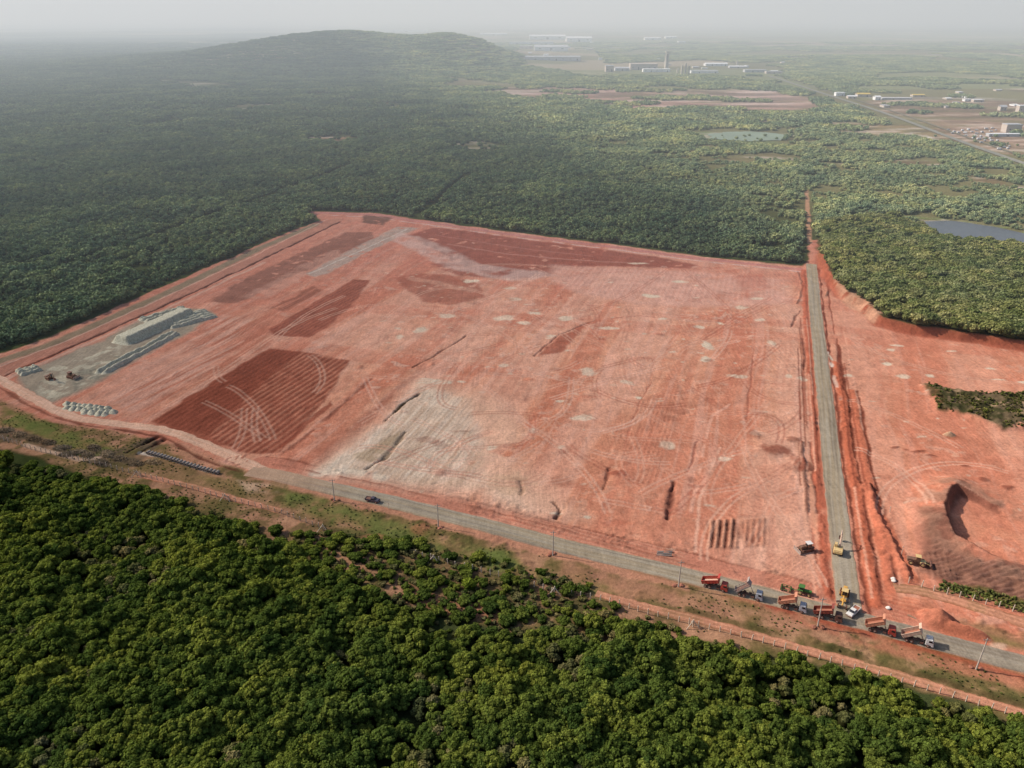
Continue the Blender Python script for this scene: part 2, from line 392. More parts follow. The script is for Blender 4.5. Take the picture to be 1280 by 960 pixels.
poly([(500,288),(560,310),(600,330),(680,340),(700,345),(640,352),(560,335),(520,315),(490,300)], (214, 182, 170), 0.55, 2.5, 0.8, seed=54, nscale=9)
poly([(690,332),(760,335),(880,340),(980,350),(985,380),(900,385),(800,380),(720,366),(690,350)], (216, 160, 144), 0.6, 5, 0.6, seed=55, nscale=12)
furrows([(690,332),(760,335),(880,340),(980,350),(985,372),(900,378),(800,375),(720,362)], (218, 164, 148), (178, 100, 84), 3.1, ax_dir, 0.22, 0.03, seed=55)
poly([(915,345),(950,342),(965,360),(930,372)], (184, 100, 82), 0.6, 3, 0.4, seed=56)
poly([(430,560),(480,500),(520,478),(500,510),(450,560),(400,582)], (196, 116, 92), 0.6, 2, 0.3, seed=57)
line([(345,575),(380,548),(430,505),(470,470)], 0.8, (150, 78, 62), 0.7, 0.5, h=-0.3, broken=0.3, seed=58)
poly([(365,582),(420,548),(470,505),(500,478),(520,470),(470,520),(430,560),(390,590)], (168, 92, 74), 0.7, 2, 0.4, seed=59)

# ---- graded shoulder north of the main road
q_ = off_(ROAD_MAIN, -7.2)
line(None, 3.2, (190, 112, 92), .85, .12, pts=q_); line(None, .35, (134, 70, 56), .7, .4, pts=off_(ROAD_MAIN, -10.6), h=-.25, broken=.2)
# ---- pale marl in the south
PM = [(392,588),(430,562),(475,530),(505,500),(524,478),(560,482),(600,505),(640,520),(660,548),(640,580),(676,612),(700,640),(640,632),(560,612),(500,604),(430,594)]
poly([(392,588),(430,562),(475,530),(505,500),(524,478),(580,485),(640,505),(660,540),(650,580),(690,615),(720,645),(640,632),(560,612),(500,604),(430,594)], (226, 178, 152), 0.75, 9, 0.15, seed=60, nscale=20)
PM = [(392,588),(430,562),(475,530),(505,500),(524,478),(552,482),(575,505),(590,530),(600,556),(600,585),(640,612),(670,636),(640,632),(560,612),(500,604),(430,594)]
poly(PM, (226, 192, 168), 0.8, 6, 0.6, seed=61, nscale=9)
poly([(395,588),(440,560),(480,532),(510,500),(530,484),(560,492),(570,530),(550,580),(520,600),(430,592)], (226, 204, 182), 0.85, 4, 0.6, seed=62, nscale=5)
poly([(395,588),(440,560),(480,532),(510,500),(530,484),(575,500),(600,550),(600,600),(520,600),(430,592)], (236, 218, 198), 0.6, 4, 0, seed=66, streaky=(np.array(at(530, 490))-np.array(at(430, 592)))/np.linalg.norm(np.array(at(530, 490))-np.array(at(430, 592))))
fdm = np.array(at(530, 490))-np.array(at(430, 592)); fdm /= np.linalg.norm(fdm)
poly([(420,590),(470,550),(510,505),(560,510),(600,560),(600,610),(520,604)], (186, 152, 128), 0.55, 3, 0, seed=63, streaky=fdm)
line([(481,526),(500,508),(523,493)], 0.6, (98, 78, 58), 0.95, 0.3, h=-0.8)
line([(458,587),(480,574),(494,556),(508,541)], 0.8, (112, 90, 70), 0.95, 0.3, h=-0.8)
poly([(440,572),(478,550),(505,540),(490,558),(470,578)], (152, 130, 98), 0.7, 1.5, 0.4, seed=64)
furrows([(430,580),(480,540),(525,484),(590,500),(590,560),(540,606),(470,598)], (228, 204, 180), (190, 158, 134), 1.9, fdm, .35, .08, seed=67)
line([(392,592),(440,588),(480,598)], 1.5, (232, 214, 192), 0.7, 0.6, broken=0.4, seed=65)

# white patches
for px_, rx, ry in [((545,476),8,4.5),((635,397),6,5),((642,374),4,4),((797,330),6,3),((927,384),4,3),((887,432),2.6,7),((885,449),2.4,4),((735,464),4.5,4),
    ((922,470),5,3),((525,412),3.5,5),((872,409),3,3),((627,457),3,2.5),((728,522),3.4,4),((834,556),2.4,4),((784,478),2.6,2.5),((1001,475),2,3),((797,496),1.6,2),
    ((906,575),3,1.5),((622,399),4,4),((656,404),3,3),((668,392),4,3),((690,420),3,3),((708,398),4,3),((812,370),5,4),((850,352),4,3),((590,352),6,4),((640,360),5,3),
    ((1040,446),0.9,7),((1120,432),3,2),((1110,437),2,2),((1165,469),2.6,2),((1130,470),3,2.5),((1108,455),3,2),((1190,440),3,1),((1240,462),2,1.5),((1250,476),3,1),((1275,477),3,.8),
    ((1060,470),2,2),((612,560),2,3),((668,540),1.5,2),((705,560),1.4,2),((560,395),5,4),((700,500),2,1.5),((950,400),3,3),((965,430),2,4),((760,410),4,2.5),((830,400),3,2),
    ((900,405),2,3),((840,440),2,1.5),((500,420),3,4),((985,470),1.5,3),((945,372),4,2),((690,640),2,1.2),((730,645),1.3,1),((845,690),1.5,.7)]:
    blob(px_, rx*random.uniform(.75, 1.1), ry*random.uniform(.65, 1), PALE, random.uniform(.75, 1), edge=.3)
for _ in range(190):      # small scattered chips of pale marl
    q = (random.uniform(480, 1000), 340+abs(random.gauss(0, 110)))
    if q[1] > 640: continue
    blob(q, random.uniform(0.4, 1.8), random.uniform(0.3, 1.2), PALE if random.random() < .6 else (226, 176, 154), random.uniform(.25, .75))
for _ in range(60):
    q = (random.uniform(1060, 1290), random.uniform(440, 640)); blob(q, random.uniform(0.4, 1.6), random.uniform(0.3, .8), random.choice([PALE, DRED, (222, 160, 134)]), random.uniform(.3, .7))
for _ in range(60):
    q = (random.uniform(430, 1020), random.uniform(345, 690)); blob(q, random.uniform(0.8, 4.5), random.uniform(0.6, 3), random.choice([RED, (176, 92, 74), DRED]), random.uniform(.25, .6), h=random.uniform(-.3, .5))

# ---- gullies, scarps and scraped strips
for px_, w, c, h, br in [
    ([(515,460),(540,446),(566,431),(582,419)], 0.7, (112, 58, 44), -0.9, 0), ([(842,602),(841,622),(836,646)], 1.1, (96, 44, 34), -1.4, 0),
    ([(762,583),(757,600),(753,612)], 0.6, (110, 54, 42), -0.8, 0), ([(933,525),(937,490),(941,445)], 0.35, (150, 76, 60), -0.4, 0),
    ([(692,628),(698,638),(693,647)], 0.8, (92, 50, 38), -1.2, 0), ([(652,602),(654,612),(650,618)], 0.7, (104, 58, 46), -1.0, 0),
    ([(1002,552),(1004,580),(1006,610),(1008,638)], 0.8, (92, 42, 34), 1.0, .15), ([(1013,552),(1017,590),(1022,640)], 0.5, (112, 50, 40), -0.8, 0),
    ([(1002,423),(1006,440),(1005,462)], 0.7, (110, 56, 46), -0.8, 0), ([(998,340),(1003,360),(996,380)], 0.7, (120, 70, 58), 0.8, .3),
    ([(1000,388),(994,398),(990,408)], 0.8, (112, 56, 46), -0.8, 0), ([(1034,350),(1036,362),(1033,370)], 0.9, (112, 72, 60), 0.9, .2),
    ([(1024,660),(1034,700),(1040,735)], 0.5, (134, 62, 48), -0.5, .2), ([(1010,640),(1020,690),(1030,740)], 0.4, (150, 72, 56), -0.4, .3),
    ([(860,590),(866,570),(870,552)], 0.4, (140, 68, 54), -0.4, 0), ([(780,560),(800,500),(815,478)], 0.35, (160, 84, 66), -0.3, .2),
    ([(668,446),(684,432),(700,418),(742,401)], 0.5, (128, 60, 48), -0.9, 0), ([(760,398),(800,395),(850,400),(920,404)], 0.5, (160, 84, 68), 0.5, .3),
    ([(865,640),(880,560),(890,520),(912,505)], 0.8, (214, 146, 124), 0, .2), ([(870,690),(876,620),(900,560)], 0.6, (222, 160, 136), 0, .2),
    ([(640,650),(700,662),(780,684),(850,706)], 1.0, (160, 80, 62), 0.3, .35), ([(340,580),(480,606),(560,626),(640,646),(700,662),(800,690),(870,708)], 0.7, (150, 84, 66), 0.45, .3),
    ([(620,385),(700,380),(780,382)], 0.4, (170, 96, 80), 0.3, .4), ([(840,360),(900,365),(960,372)], 0.4, (160, 90, 74), 0.4, .4)]:
    line(px_, w*.62, tuple(int(v+14) for v in c), 0.8, 0.6, h=h*.7, broken=br, seed=int(px_[0][0]) % 50)
poly([(673,447),(700,420),(742,401),(728,412),(705,438)], (164, 82, 64), 0.85, 1.5)
furrows([(796,503),(850,476),(846,520),(837,560),(815,606),(764,606)], (206, 128, 104), (170, 94, 76), 1.7, ax_dir, 0.35, 0.1, seed=71)
furrows([(884,650),(918,648),(922,686),(884,686)], (214, 140, 114), (92, 44, 36), 2.0, ax_dir, 0.9, 0.7, seed=72)
furrows([(926,650),(956,648),(960,682),(930,684)], (206, 124, 98), (122, 58, 46), 1.7, ax_dir, 0.7, 0.4, seed=73)
furrows([(900,585),(990,580),(1000,640),(905,650)], (208, 130, 106), (186, 104, 82), 2.4, np.array([.8, -.6]), 0.5, 0.12, seed=74)
furrows([(960,690),(1040,700),(1050,750),(960,735)], (204, 124, 98), (166, 86, 68), 1.3, np.array([.75,.66]), 0.4, 0.12, seed=75)
furrows([(620,640),(700,655),(860,690),(850,712),(700,672),(620,652)], (212, 142, 118), (176, 100, 80), 1.8, np.array([.9, -.42]), 0.5, 0.2, seed=76)
blob((968,562), 6, 5, (140, 66, 52), 0.8, h=0.8); blob((1000,580), 2.5, 5, (134, 62, 48), 0.7, h=0.6)
blob((700,600), 3.5, 4, (160, 90, 72), 0.6); blob((772,592), 2.5, 2.5, (150, 74, 58), 0.8, h=.5); blob((640,604), 8, 6, (206, 166, 138), 0.6)
blob((890,450), 2, 2, (140, 66, 52), .5); blob((988,548), 2, 2, (130, 64, 50), .7, h=.5); blob((706,566), 2, 1.5, (140, 66, 52), .7)

# ---- loose windrows and drains beside the access road
def off(P, d):
    """line parallel to P, d metres to its right"""
    t = np.gradient(P, axis=0); t /= np.linalg.norm(t, axis=1)[:, None]
    return P+np.stack([-t[:, 1], t[:, 0]], 1)*d
A = ROAD_ACC
def at_y(P, y): 
    return np.array([np.interp(y, P[::-1, 1], P[::-1, 0]), y])
def acc(y0, y1, d, n=14):
    q = np.array([at_y(A, y) for y in np.linspace(y0, y1, n)]); q[:, 0] += d; return q
line(None, 1.5, (184, 90, 68), 0.85, 0.4, h=0.3, pts=acc(170, 475, -5.2), broken=.1, seed=1)
line(None, 0.45, (110, 50, 40), 0.9, 0.4, h=-0.35, pts=acc(160, 480, 4.4), seed=2)
line(None, 1.7, (196, 98, 72), 0.9, 0.4, h=0.45, pts=acc(166, 330, 7.0), seed=3)
line(None, 0.45, (116, 52, 40), 0.9, 0.4, h=-0.3, pts=acc(166, 360, 9.3), seed=4)
line(None, 1.6, (202, 106, 80), 0.9, 0.4, h=0.4, pts=acc(168, 300, 12.0), seed=5)
line(None, 0.5, (120, 54, 42), 0.9, 0.4, h=-0.3, pts=acc(172, 300, 14.3), seed=6, broken=.15)
line(None, 0.45, (134, 62, 48), 0.8, 0.4, h=-0.3, pts=acc(300, 470, 8.5), seed=7, broken=.3)
line([(1090,608),(1102,640),(1113,664),(1126,693),(1142,724)], 1.3, (112, 54, 44), 0.95, 0.35, h=-1.0)  # dark stroke paints the bank's shaded east side, also dug as a trough
line([(1082,610),(1097,642),(1110,668),(1121,695),(1136,724)], 2.2, (206, 112, 86), 0.9, 0.4, h=1.1)
for k in range(16):
    o_ = random.choice([random.uniform(4.2, 15), random.uniform(-12, -4.5)]); y0_ = random.uniform(165, 300); q_ = acc(y0_, y0_+random.uniform(30, 130), o_)
    line(None, random.uniform(.18, .3), random.choice([(128, 62, 48), (222, 150, 126), (150, 74, 58)]), .75, .5, pts=q_, warp=.15)
line([(1034,440),(1040,458)], 0.8, (226, 206, 190), 0.9, 0.4, broken=.2, seed=3)
line([(1043,470),(1050,500)], 0.6, (222, 190, 172), 0.7, 0.4, broken=.4, seed=4)

# ---- east: bank under the wood, tip of dark spoil, pit, heaps
idx = sub(WOOD_E, 20)
d, _ = seg_dist(wx[idx], wy[idx], WOOD_E, True); sd = np.where(inside(wx[idx], wy[idx], WOOD_E), d, -d)
front = sstep(560, 480, Y[idx])
rise = sstep(-2.5, 1.5, sd)*4.2*front
Z[idx] += rise
face = sstep(-5, -1.5, sd)*(1-sstep(1.0, 3.5, sd))*front
mix_in(face*0.9, L_((170, 84, 64)), idx)
mix_in(sstep(0.5, 3, sd)*front, L_((70, 64, 40)), idx)
blob((1115,400), 6, 5, (150, 108, 84), .7)
poly([(1040,345),(1062,352),(1085,378),(1105,398),(1092,405),(1070,388),(1048,372)], (206, 150, 124), .8, 2, .3, seed=81)
poly([(1152,482),(1172,483),(1193,487),(1227,497),(1290,493),(1290,534),(1252,537),(1210,523),(1172,511),(1182,503)], (112, 100, 76), 0.95, 1.0, 0, seed=82)
poly([(1165,488),(1200,494),(1240,508),(1290,505),(1290,522),(1240,524),(1195,508)], (182, 150, 120), 0.8, 1.0, 1.0, seed=83, nscale=3)
poly([(1152,480),(1215,494),(1290,494),(1290,536),(1250,537),(1172,512)], (66, 68, 42), 0.85, 1.0, 1.0, seed=84, nscale=4)
idx = sub(W([(1152,482),(1290,494),(1290,536),(1172,512)]), 4); m = soft_poly(X[idx], Y[idx], W([(1152,482),(1215,494),(1290,494),(1290,536),(1250,537),(1172,512)]), 2)
Z[idx] += m*(0.8+fbm(X[idx], Y[idx], 3, 85, 3)*2.2)
blob((1245,632), 3, 1.5, (110, 54, 44), .7, h=.5); blob((1200,610), 2, 1, (150, 70, 54), .6); blob((1185,545), 4.5, 3, (176, 96, 74), .7)
for q in [(1120,560),(1135,563),(1150,566),(1168,572),(1230,600),(1262,610),(1205,584)]:
    blob(q, random.uniform(1, 2.4), random.uniform(.5, 1), (128, 62, 50), .7, h=.4)
# dark rutted slope south of the pit
poly([(1148,640),(1180,655),(1196,690),(1230,706),(1290,714),(1400,740),(1400,790),(1290,762),(1230,742),(1170,724),(1145,712),(1150,680)], (138, 84, 70), 0.95, 2.5, 0, seed=86)
poly([(1160,690),(1230,712),(1290,720),(1290,755),(1230,738),(1170,722)], (106, 66, 56), 0.8, 2.0, 0.6, seed=87)
furrows([(1165,680),(1200,700),(1290,722),(1290,755),(1220,735),(1165,720)], (164, 110, 94), (104, 62, 52), 1.6, np.array([.97, .22]), .6, .3, seed=97)
furrows([(1148,690),(1180,690),(1200,725),(1160,722)], (166, 108, 90), (116, 70, 58), 1.5, np.array([.3, .95]), .5, .25, seed=98)
poly([(1170,700),(1290,730),(1290,750),(1200,728)], (170, 110, 90), 0.5, 2.0, 1.0, seed=88, nscale=2)
idx = sub(W([(1148,640),(1290,714),(1400,790),(1145,712)]), 3); mm = soft_poly(X[idx], Y[idx], W([(1148,640),(1180,655),(1196,690),(1230,706),(1290,714),(1400,740),(1400,790),(1290,762),(1230,742),(1170,724),(1145,712),(1150,680)]), 2)
Z[idx] += mm*(fbm(X[idx]/1.6+Y[idx]*.5, Y[idx], 2.2, 87, 3)-.35)*1.8
CRES = W([(1244,636),(1228,627),(1210,619),(1194,614),(1183,623),(1177,643),(1180,662),(1192,679),(1209,688),(1235,700),(1258,709),(1290,714),(1340,722)])
idx = sub(CRES, 22); d, s_, sg = seg_dist(X[idx]+(n2[idx]-.5)*2.5, Y[idx]+(n1[idx]-.5)*2.0, CRES, side=True)
ttl = s_/s_.max(); hgt = 4.3*np.interp(ttl, [0, .12, .25, .5, .62, .8, 1], [.15, .4, 1, 1, .75, .35, .2])*(.8+.5*fbm(s_, s_*0, 5, 3, 3))
inner = sg > 0 if inside(np.array([at(1230, 660)[0]]), np.array([at(1230, 660)[1]]), CRES)[0] == (seg_dist(np.array([at(1230, 660)[0]]), np.array([at(1230, 660)[1]]), CRES, side=True)[2][0] > 0) else sg < 0
prof = np.where(inner, 1-sstep(0, 3.0, d), 1-sstep(0, 13, d))
Z[idx] += hgt*prof
mix_in(np.where(inner, 1-sstep(2.2, 3.6, d), 0)*np.interp(ttl, [0, .1, .7, .85], [.5, .9, .8, 0]), L_((126, 72, 60)), idx)  # shade of the steep inner face painted into its soil colour
mix_in(np.where(inner, 0, 1-sstep(3, 11, d))*.6*sstep(.35, .6, fbm(X[idx], Y[idx], 4, 93, 3)), L_((158, 112, 94)), idx)
poly([(1190,640),(1215,650),(1290,675),(1290,700),(1240,690),(1205,672)], (216, 134, 106), 0.5, 3, .4, seed=89)
# green strip and fenced line, smooth haul track
poly([(1178,728),(1230,738),(1290,757),(1400,795),(1400,806),(1290,768),(1220,748),(1170,735)], (96, 92, 54), 0.9, 1.2, 0.35, seed=90)
poly([(1190,772),(1240,778),(1290,796),(1290,812),(1230,800)], (150, 108, 78), 0.8, 2.5, 0.4, seed=91)
poly([(1230,790),(1290,806),(1290,815),(1240,802)], (118, 112, 70), 0.7, 1.5, 0.6, seed=92)
poly([(1233,800),(1262,806),(1258,812),(1228,808)], (214, 172, 148), 0.9, 0.6)
def heap(px_, rx, ry, h, col, rz=0):
    cx, cy_ = at(*px_); idx = np.nonzero((abs(X-cx) < rx*2+2) & (abs(Y-cy_) < rx*2+2))[0]
    a = R(rz); u = (X[idx]-cx)*math.cos(a)+(Y[idx]-cy_)*math.sin(a); v = -(X[idx]-cx)*math.sin(a)+(Y[idx]-cy_)*math.cos(a)
    d = np.hypot(u/rx, v/ry)+(n1[idx]-0.5)*0.35+(n2[idx]-.5)*.3
    Z[idx] = np.maximum(Z[idx], h*np.clip(1-d, 0, 1)**0.85*(1+0.15*(n1[idx]-.5))+Z[idx]*0.0) if h > 0 else Z[idx]
    mix_in((1-sstep(0.85, 1.05, d))*.9, L_(col), idx)
heap((1172,776), 5.0, 4.2, 4.2, (198, 112, 88), -20)
heap((1192,787), 5.5, 3.0, 2.6, (194, 110, 86), -22)
heap((1207,793), 6.5, 3.2, 2.9, (190, 104, 80), -22)
heap((1216,798), 3.8, 3.2, 3.0, (190, 104, 80), -22)
heap((1146,758), 5, 4, 1.1, (200, 116, 90), 0)
furrows([(1098,740),(1150,748),(1160,775),(1110,778)], (210, 130, 104), (168, 84, 66), 1.7, np.array([.9, -.5]), .6, .25, seed=95)
heap((1186,544), 2.6, 1.6, 1.8, (216, 172, 140), 0)

# ---- wheel tracks
def track_pair(px_, col=(222, 164, 142), amt=.6, gauge=2.0, w=.3, seed=0):
    P = W(px_)
    # smooth the measured points
    t = np.linspace(0, 1, len(P)); tt = np.linspace(0, 1, len(P)*6)
    k = min(3, len(P)-1); Q = np.stack([np.polyval(np.polyfit(t, P[:, i], k), tt) for i in (0, 1)], 1)
    for s in (-.5, .5): line(None, w, col, amt, .5, pts=off(Q, s*gauge), warp=.1)
for t_ in [[(285,483),(300,492),(315,504),(331,527),(341,549)], [(306,511),(305,525),(303,540),(293,560)], [(387,445),(400,458),(403,475),(393,491)],
           [(320,510),(318,530),(322,552)], [(270,458),(272,470),(280,478)], [(255,503),(290,520),(330,548)], [(205,510),(300,450),(350,415),(420,385)], [(345,425),(380,395),(430,370)],
           [(520,470),(600,450),(680,470),(800,480)], [(600,500),(700,560),(760,640)], [(480,400),(560,360),(640,380),(720,430)], [(905,640),(890,600),(930,540),(960,500)],
           [(560,340),(640,330),(760,345)], [(880,700),(900,640),(960,600)], [(1060,500),(1120,520),(1200,560)], [(1100,640),(1120,600),(1180,580),(1260,590)], [(930,690),(960,640),(970,600)],
           [(1060,420),(1120,450),(1200,470),(1280,480)], [(1070,560),(1130,590),(1160,640)], [(400,400),(480,380),(560,395)], [(930,560),(960,620),(1000,680),(1030,735)], [(450,300),(490,288)]]:
    track_pair(t_, amt=random.uniform(.35, .65))
for _ in range(110):       # many faint passes of tyres across the bare soil
    x0 = random.uniform(500, 980); y0 = random.uniform(350, 660)
    dxx = random.uniform(-140, 140); dyy = random.uniform(-60, 60)
    q = [(x0, y0), (x0+dxx*.5+random.uniform(-25, 25), y0+dyy*.5+random.uniform(-12, 12)), (x0+dxx, y0+dyy)]
    q = [(min(max(a, 450), 1000), min(max(b, 335), 690)) for a, b in q]
    q = [(a, min(b, 565+max(0, a-400)*.17)) for a, b in q]
    if min(b for a, b in q) < 335: continue
    track_pair(q, col=random.choice([(224, 170, 150), (176, 96, 78), (216, 150, 128)]), amt=random.uniform(.3, .6), w=random.uniform(.25, .4))

# ---- far land: scars, fields, ponds' margins
far_feats = [
    ([(640,112),(680,108),(760,112),(860,116),(950,113),(1010,120),(1035,134),(990,140),(900,142),(800,136),(720,128),(650,122)], (196, 150, 138), .85, 25),
    ([(650,115),(720,117),(800,128),(870,136),(800,138),(720,128)], (198, 128, 112), .7, 20),
    ([(700,88),(745,86),(782,94),(760,97),(715,92)], (214, 196, 162), .8, 20),
    ([(560,98),(640,105),(700,112),(650,120),(560,108)], (150, 110, 96), .5, 30),
    ([(820,112),(940,112),(1000,122),(1010,134),(900,136)], (206, 176, 164), .7, 25),
    ([(1020,156),(1080,153),(1180,160),(1215,172),(1190,178),(1090,168),(1030,162)], (164, 138, 102), .8, 14),
    ([(1080,128),(1140,122),(1240,124),(1300,130),(1300,160),(1230,158),(1150,150),(1110,138)], (160, 128, 110), .8, 20),
    ([(1150,150),(1300,156),(1300,195),(1265,180),(1200,168)], (172, 136, 116), .7, 14),
    ([(1100,120),(1200,121),(1260,124),(1100,124)], (196, 190, 182), .7, 15),
    ([(1172,160),(1230,157),(1290,164),(1290,196),(1240,191),(1195,177)], (176, 142, 122), .85, 8),
    ([(880,196),(960,192),(1010,200),(960,204)], (140, 128, 92), .6, 10),
    ([(1060,205),(1140,200),(1200,206),(1130,211)], (146, 128, 96), .6, 8),
    ([(940,150),(1010,152),(1000,158),(930,156)], (150, 132, 100), .6, 14),
    ([(540,180),(600,176),(640,184),(590,190)], (120, 116, 80), .6, 14),
    ([(250,130),(330,124),(380,130),(300,137)], (124, 124, 88), .6, 16),
    ([(1140,166),(1156,170),(1180,177),(1160,178),(1142,172)], (220, 216, 204), .9, 8),
    ([(1058,164),(1070,166),(1068,169),(1058,167)], (220, 216, 204), .9, 6),
    ([(380,171),(440,168),(455,176),(420,182),(378,178)], (150, 118, 90), 1, 12),
    ([(420,120),(470,126),(510,132),(500,137),(440,128)], (150, 142, 104), .7, 16),
    ([(190,100),(260,104),(330,110),(250,112)], (130, 124, 90), .6, 25),
    ([(0,104),(28,106),(0,110)], (160, 110, 96), .8, 15),
    ([(860,165),(990,163),(1010,172),(980,180),(880,178)], (120, 138, 92), .8, 14),
    ([(1090,84),(1130,83),(1130,87),(1095,87)], (196, 176, 150), .8, 30),
    ([(1190,96),(1290,98),(1290,104),(1200,101)], (190, 146, 130), .8, 25),
    ([(1210,106),(1290,112),(1290,116),(1230,112)], (140, 140, 110), .8, 25),
    ([(1080,96),(1150,98),(1100,100)], (180, 182, 170), .6, 20),
    ([(1110,266),(1160,273),(1250,282),(1300,292),(1300,296),(1230,286),(1150,279),(1105,270)], (126, 140, 84), .9, 5),
    ([(600,205),(640,200),(660,215),(620,250),(590,235)], (84, 86, 56), .2, 26),
    ([(1200,218),(1240,222),(1290,234),(1290,240),(1230,230)], (150, 124, 90), .6, 8),
]
for pg, c, a, e in far_feats:
    P = W(pg); idx = sub(P, e*3)
    q = soft_poly(X[idx]+(fbm(X[idx], Y[idx], e*3, 5)-.5)*e*5, Y[idx]+(fbm(X[idx], Y[idx], e*3, 9)-.5)*e*6, P, e)
    nn = fbm(X[idx]/2.5, Y[idx], e*1.6, 14, 4); n3_ = fbm(X[idx]/4, Y[idx], e*1.2, 24, 4)
    mix_in(q*a*(0.25+0.75*sstep(.35, .55, nn)), L_(c), idx)
    mix_in(q*sstep(.52, .66, n3_)*.6, L_((112, 92, 76)), idx); mix_in(q*sstep(.42, .3, n3_)*.6, L_((222, 204, 190)), idx)
line([(1012,304),(1011,285),(1010,262),(1008,236)], 1.6, (196, 140, 112), .9, .4)
# streaky fields out to the horizon
fi = np.nonzero(Y > 1800)[0]
nn = fbm(X[fi]/3, Y[fi], 600, 33, 4)
mix_in(sstep(.45, .62, nn)*.7, L_((142, 148, 108)), fi); mix_in(sstep(.5, .3, nn)*.4, L_((62, 76, 52)), fi)
nn = fbm(X[fi]/2, Y[fi], 350, 44, 3)
mix_in(sstep(.60, .68, nn)*.6, L_((196, 176, 152)), fi)

# ---- relief of the far land: the long hill, gentle roll
def hill(x, y):
    x = x*1.04
    top = W([(205,70),(1,1)])[:1]
    ridge = 0
    hx = np.interp(x, [-2300, -1600, -1150, -1000, -760, -640, -560, -480, -370, -240, -140, -50, 60, 400],
                      [0, 4, 26, 50, 88, 100, 102, 93, 84, 94, 74, 34, 8, 0])
    d = (y-2950-0.05*x)/1.0
    prof = np.where(d < 0, np.exp(-(d/520.0)**2), np.exp(-(d/700.0)**2))
    return hx*prof*.93
Z += hill(X, Y)
fl = sstep(700, 2500, Y)
Z += fl*(fbm(X, Y, 1500, 91, 3)-.5)*26
Z += sstep(12000, 30000, Y)*fbm(X, Y, 9000, 95, 3)*160
# distant range, only a shade in the haze
# level the beds of the roads, the lake and the tracks
def level(P, w, z, soft=2.0):
    idx = sub(P, w+soft+2); d, _ = seg_dist(X[idx], Y[idx], P)
    m = 1-sstep(w, w+soft, d); Z[idx] = Z[idx]*(1-m)+z*m
level(ROAD_MAIN, 4.3, -0.06, 1.6); level(ROAD_ACC, 3.9, -0.06, 1.2); level(TRACK_W, 3.2, -0.06); level(TRACK_S1, 1.8, -0.05, 1.0); level(TRACK_S2, 2.0, -0.05, 1.0); level(TRACK_E, 2.6, -0.05, 1.5)
idx = sub(LAKE, 15); d, _ = seg_dist(X[idx], Y[idx], LAKE, True); sd = np.where(inside(X[idx], Y[idx], LAKE), d, -d)
m = sstep(-8, 3, sd); Z[idx] = Z[idx]*(1-m)-1.5*m

cl = np.nonzero((Y > 130) & (Y < 330) & (X > -240) & (X < 200))[0]
cm_ = sstep(.58, .74, vnoise(X[cl], Y[cl], 1.1, 301))*sstep(.5, .62, fbm(X[cl], Y[cl], 9, 303, 3))
offroad = np.minimum(seg_dist(X[cl], Y[cl], ROAD_MAIN)[0]-4.6, seg_dist(X[cl], Y[cl], ROAD_ACC)[0]-4.4)
ok_ = (offroad > 0)*(1-sstep(7, 14, offroad)); Z[cl] += cm_*.35*ok_; C[cl] *= (1-.15*cm_*ok_)[:, None]
ZG = Z.reshape(NY, NX)
# iron-red soils photograph paler and more orange than their pigment names: lift them, leave greys and greens alone
redn = np.clip((C[:, 0]/np.maximum(C[:, 1], 1e-4)-1.35)/1.3, 0, 1)[:, None]
C = C*(1+redn*np.array([.10, .40, .41]))
def gz(x, y):
    j = int(np.clip(np.searchsorted(xs, x)-1, 0, NX-2)); i = int(np.clip(np.searchsorted(ys, y)-1, 0, NY-2))
    fx = (x-xs[j])/(xs[j+1]-xs[j]); fy = (y-ys[i])/(ys[i+1]-ys[i])
    return float((ZG[i, j]*(1-fx)+ZG[i, j+1]*fx)*(1-fy)+(ZG[i+1, j]*(1-fx)+ZG[i+1, j+1]*fx)*fy)
def gz_arr(x, y):
    j = np.clip(np.searchsorted(xs, x)-1, 0, NX-2); i = np.clip(np.searchsorted(ys, y)-1, 0, NY-2)
    fx = (x-xs[j])/(xs[j+1]-xs[j]); fy = (y-ys[i])/(ys[i+1]-ys[i])
    return (ZG[i, j]*(1-fx)+ZG[i, j+1]*fx)*(1-fy)+(ZG[i+1, j]*(1-fx)+ZG[i+1, j+1]*fx)*fy

def grid_mesh(name, verts, faces, mat, cols=None, smooth=False):
    """verts (n,3) and quads (m,4) as numpy arrays -> mesh"""
    me = bpy.data.meshes.new(name)
    me.vertices.add(len(verts)); me.vertices.foreach_set('co', np.asarray(verts, np.float32).ravel())
    k = faces.shape[1]; nf = len(faces)
    me.loops.add(nf*k); me.loops.foreach_set('vertex_index', faces.astype(np.int32).ravel())
    me.polygons.add(nf); me.polygons.foreach_set('loop_start', np.arange(0, nf*k, k, dtype=np.int32))
    if smooth: me.polygons.foreach_set('use_smooth', np.ones(nf, bool))
    me.update(calc_edges=True)
    if cols is not None:
        ca = me.color_attributes.new('Col', 'FLOAT_COLOR', 'POINT')
        c4 = np.ones((len(verts), 4), np.float32); c4[:, :3] = cols; ca.data.foreach_set('color', c4.ravel())
    if mat: me.materials.append(mat)
    return me
def link(name, me, parent=None):
    o = bpy.data.objects.new(name, me); COL.objects.link(o)
    if parent is not None: o.parent = parent
    return o

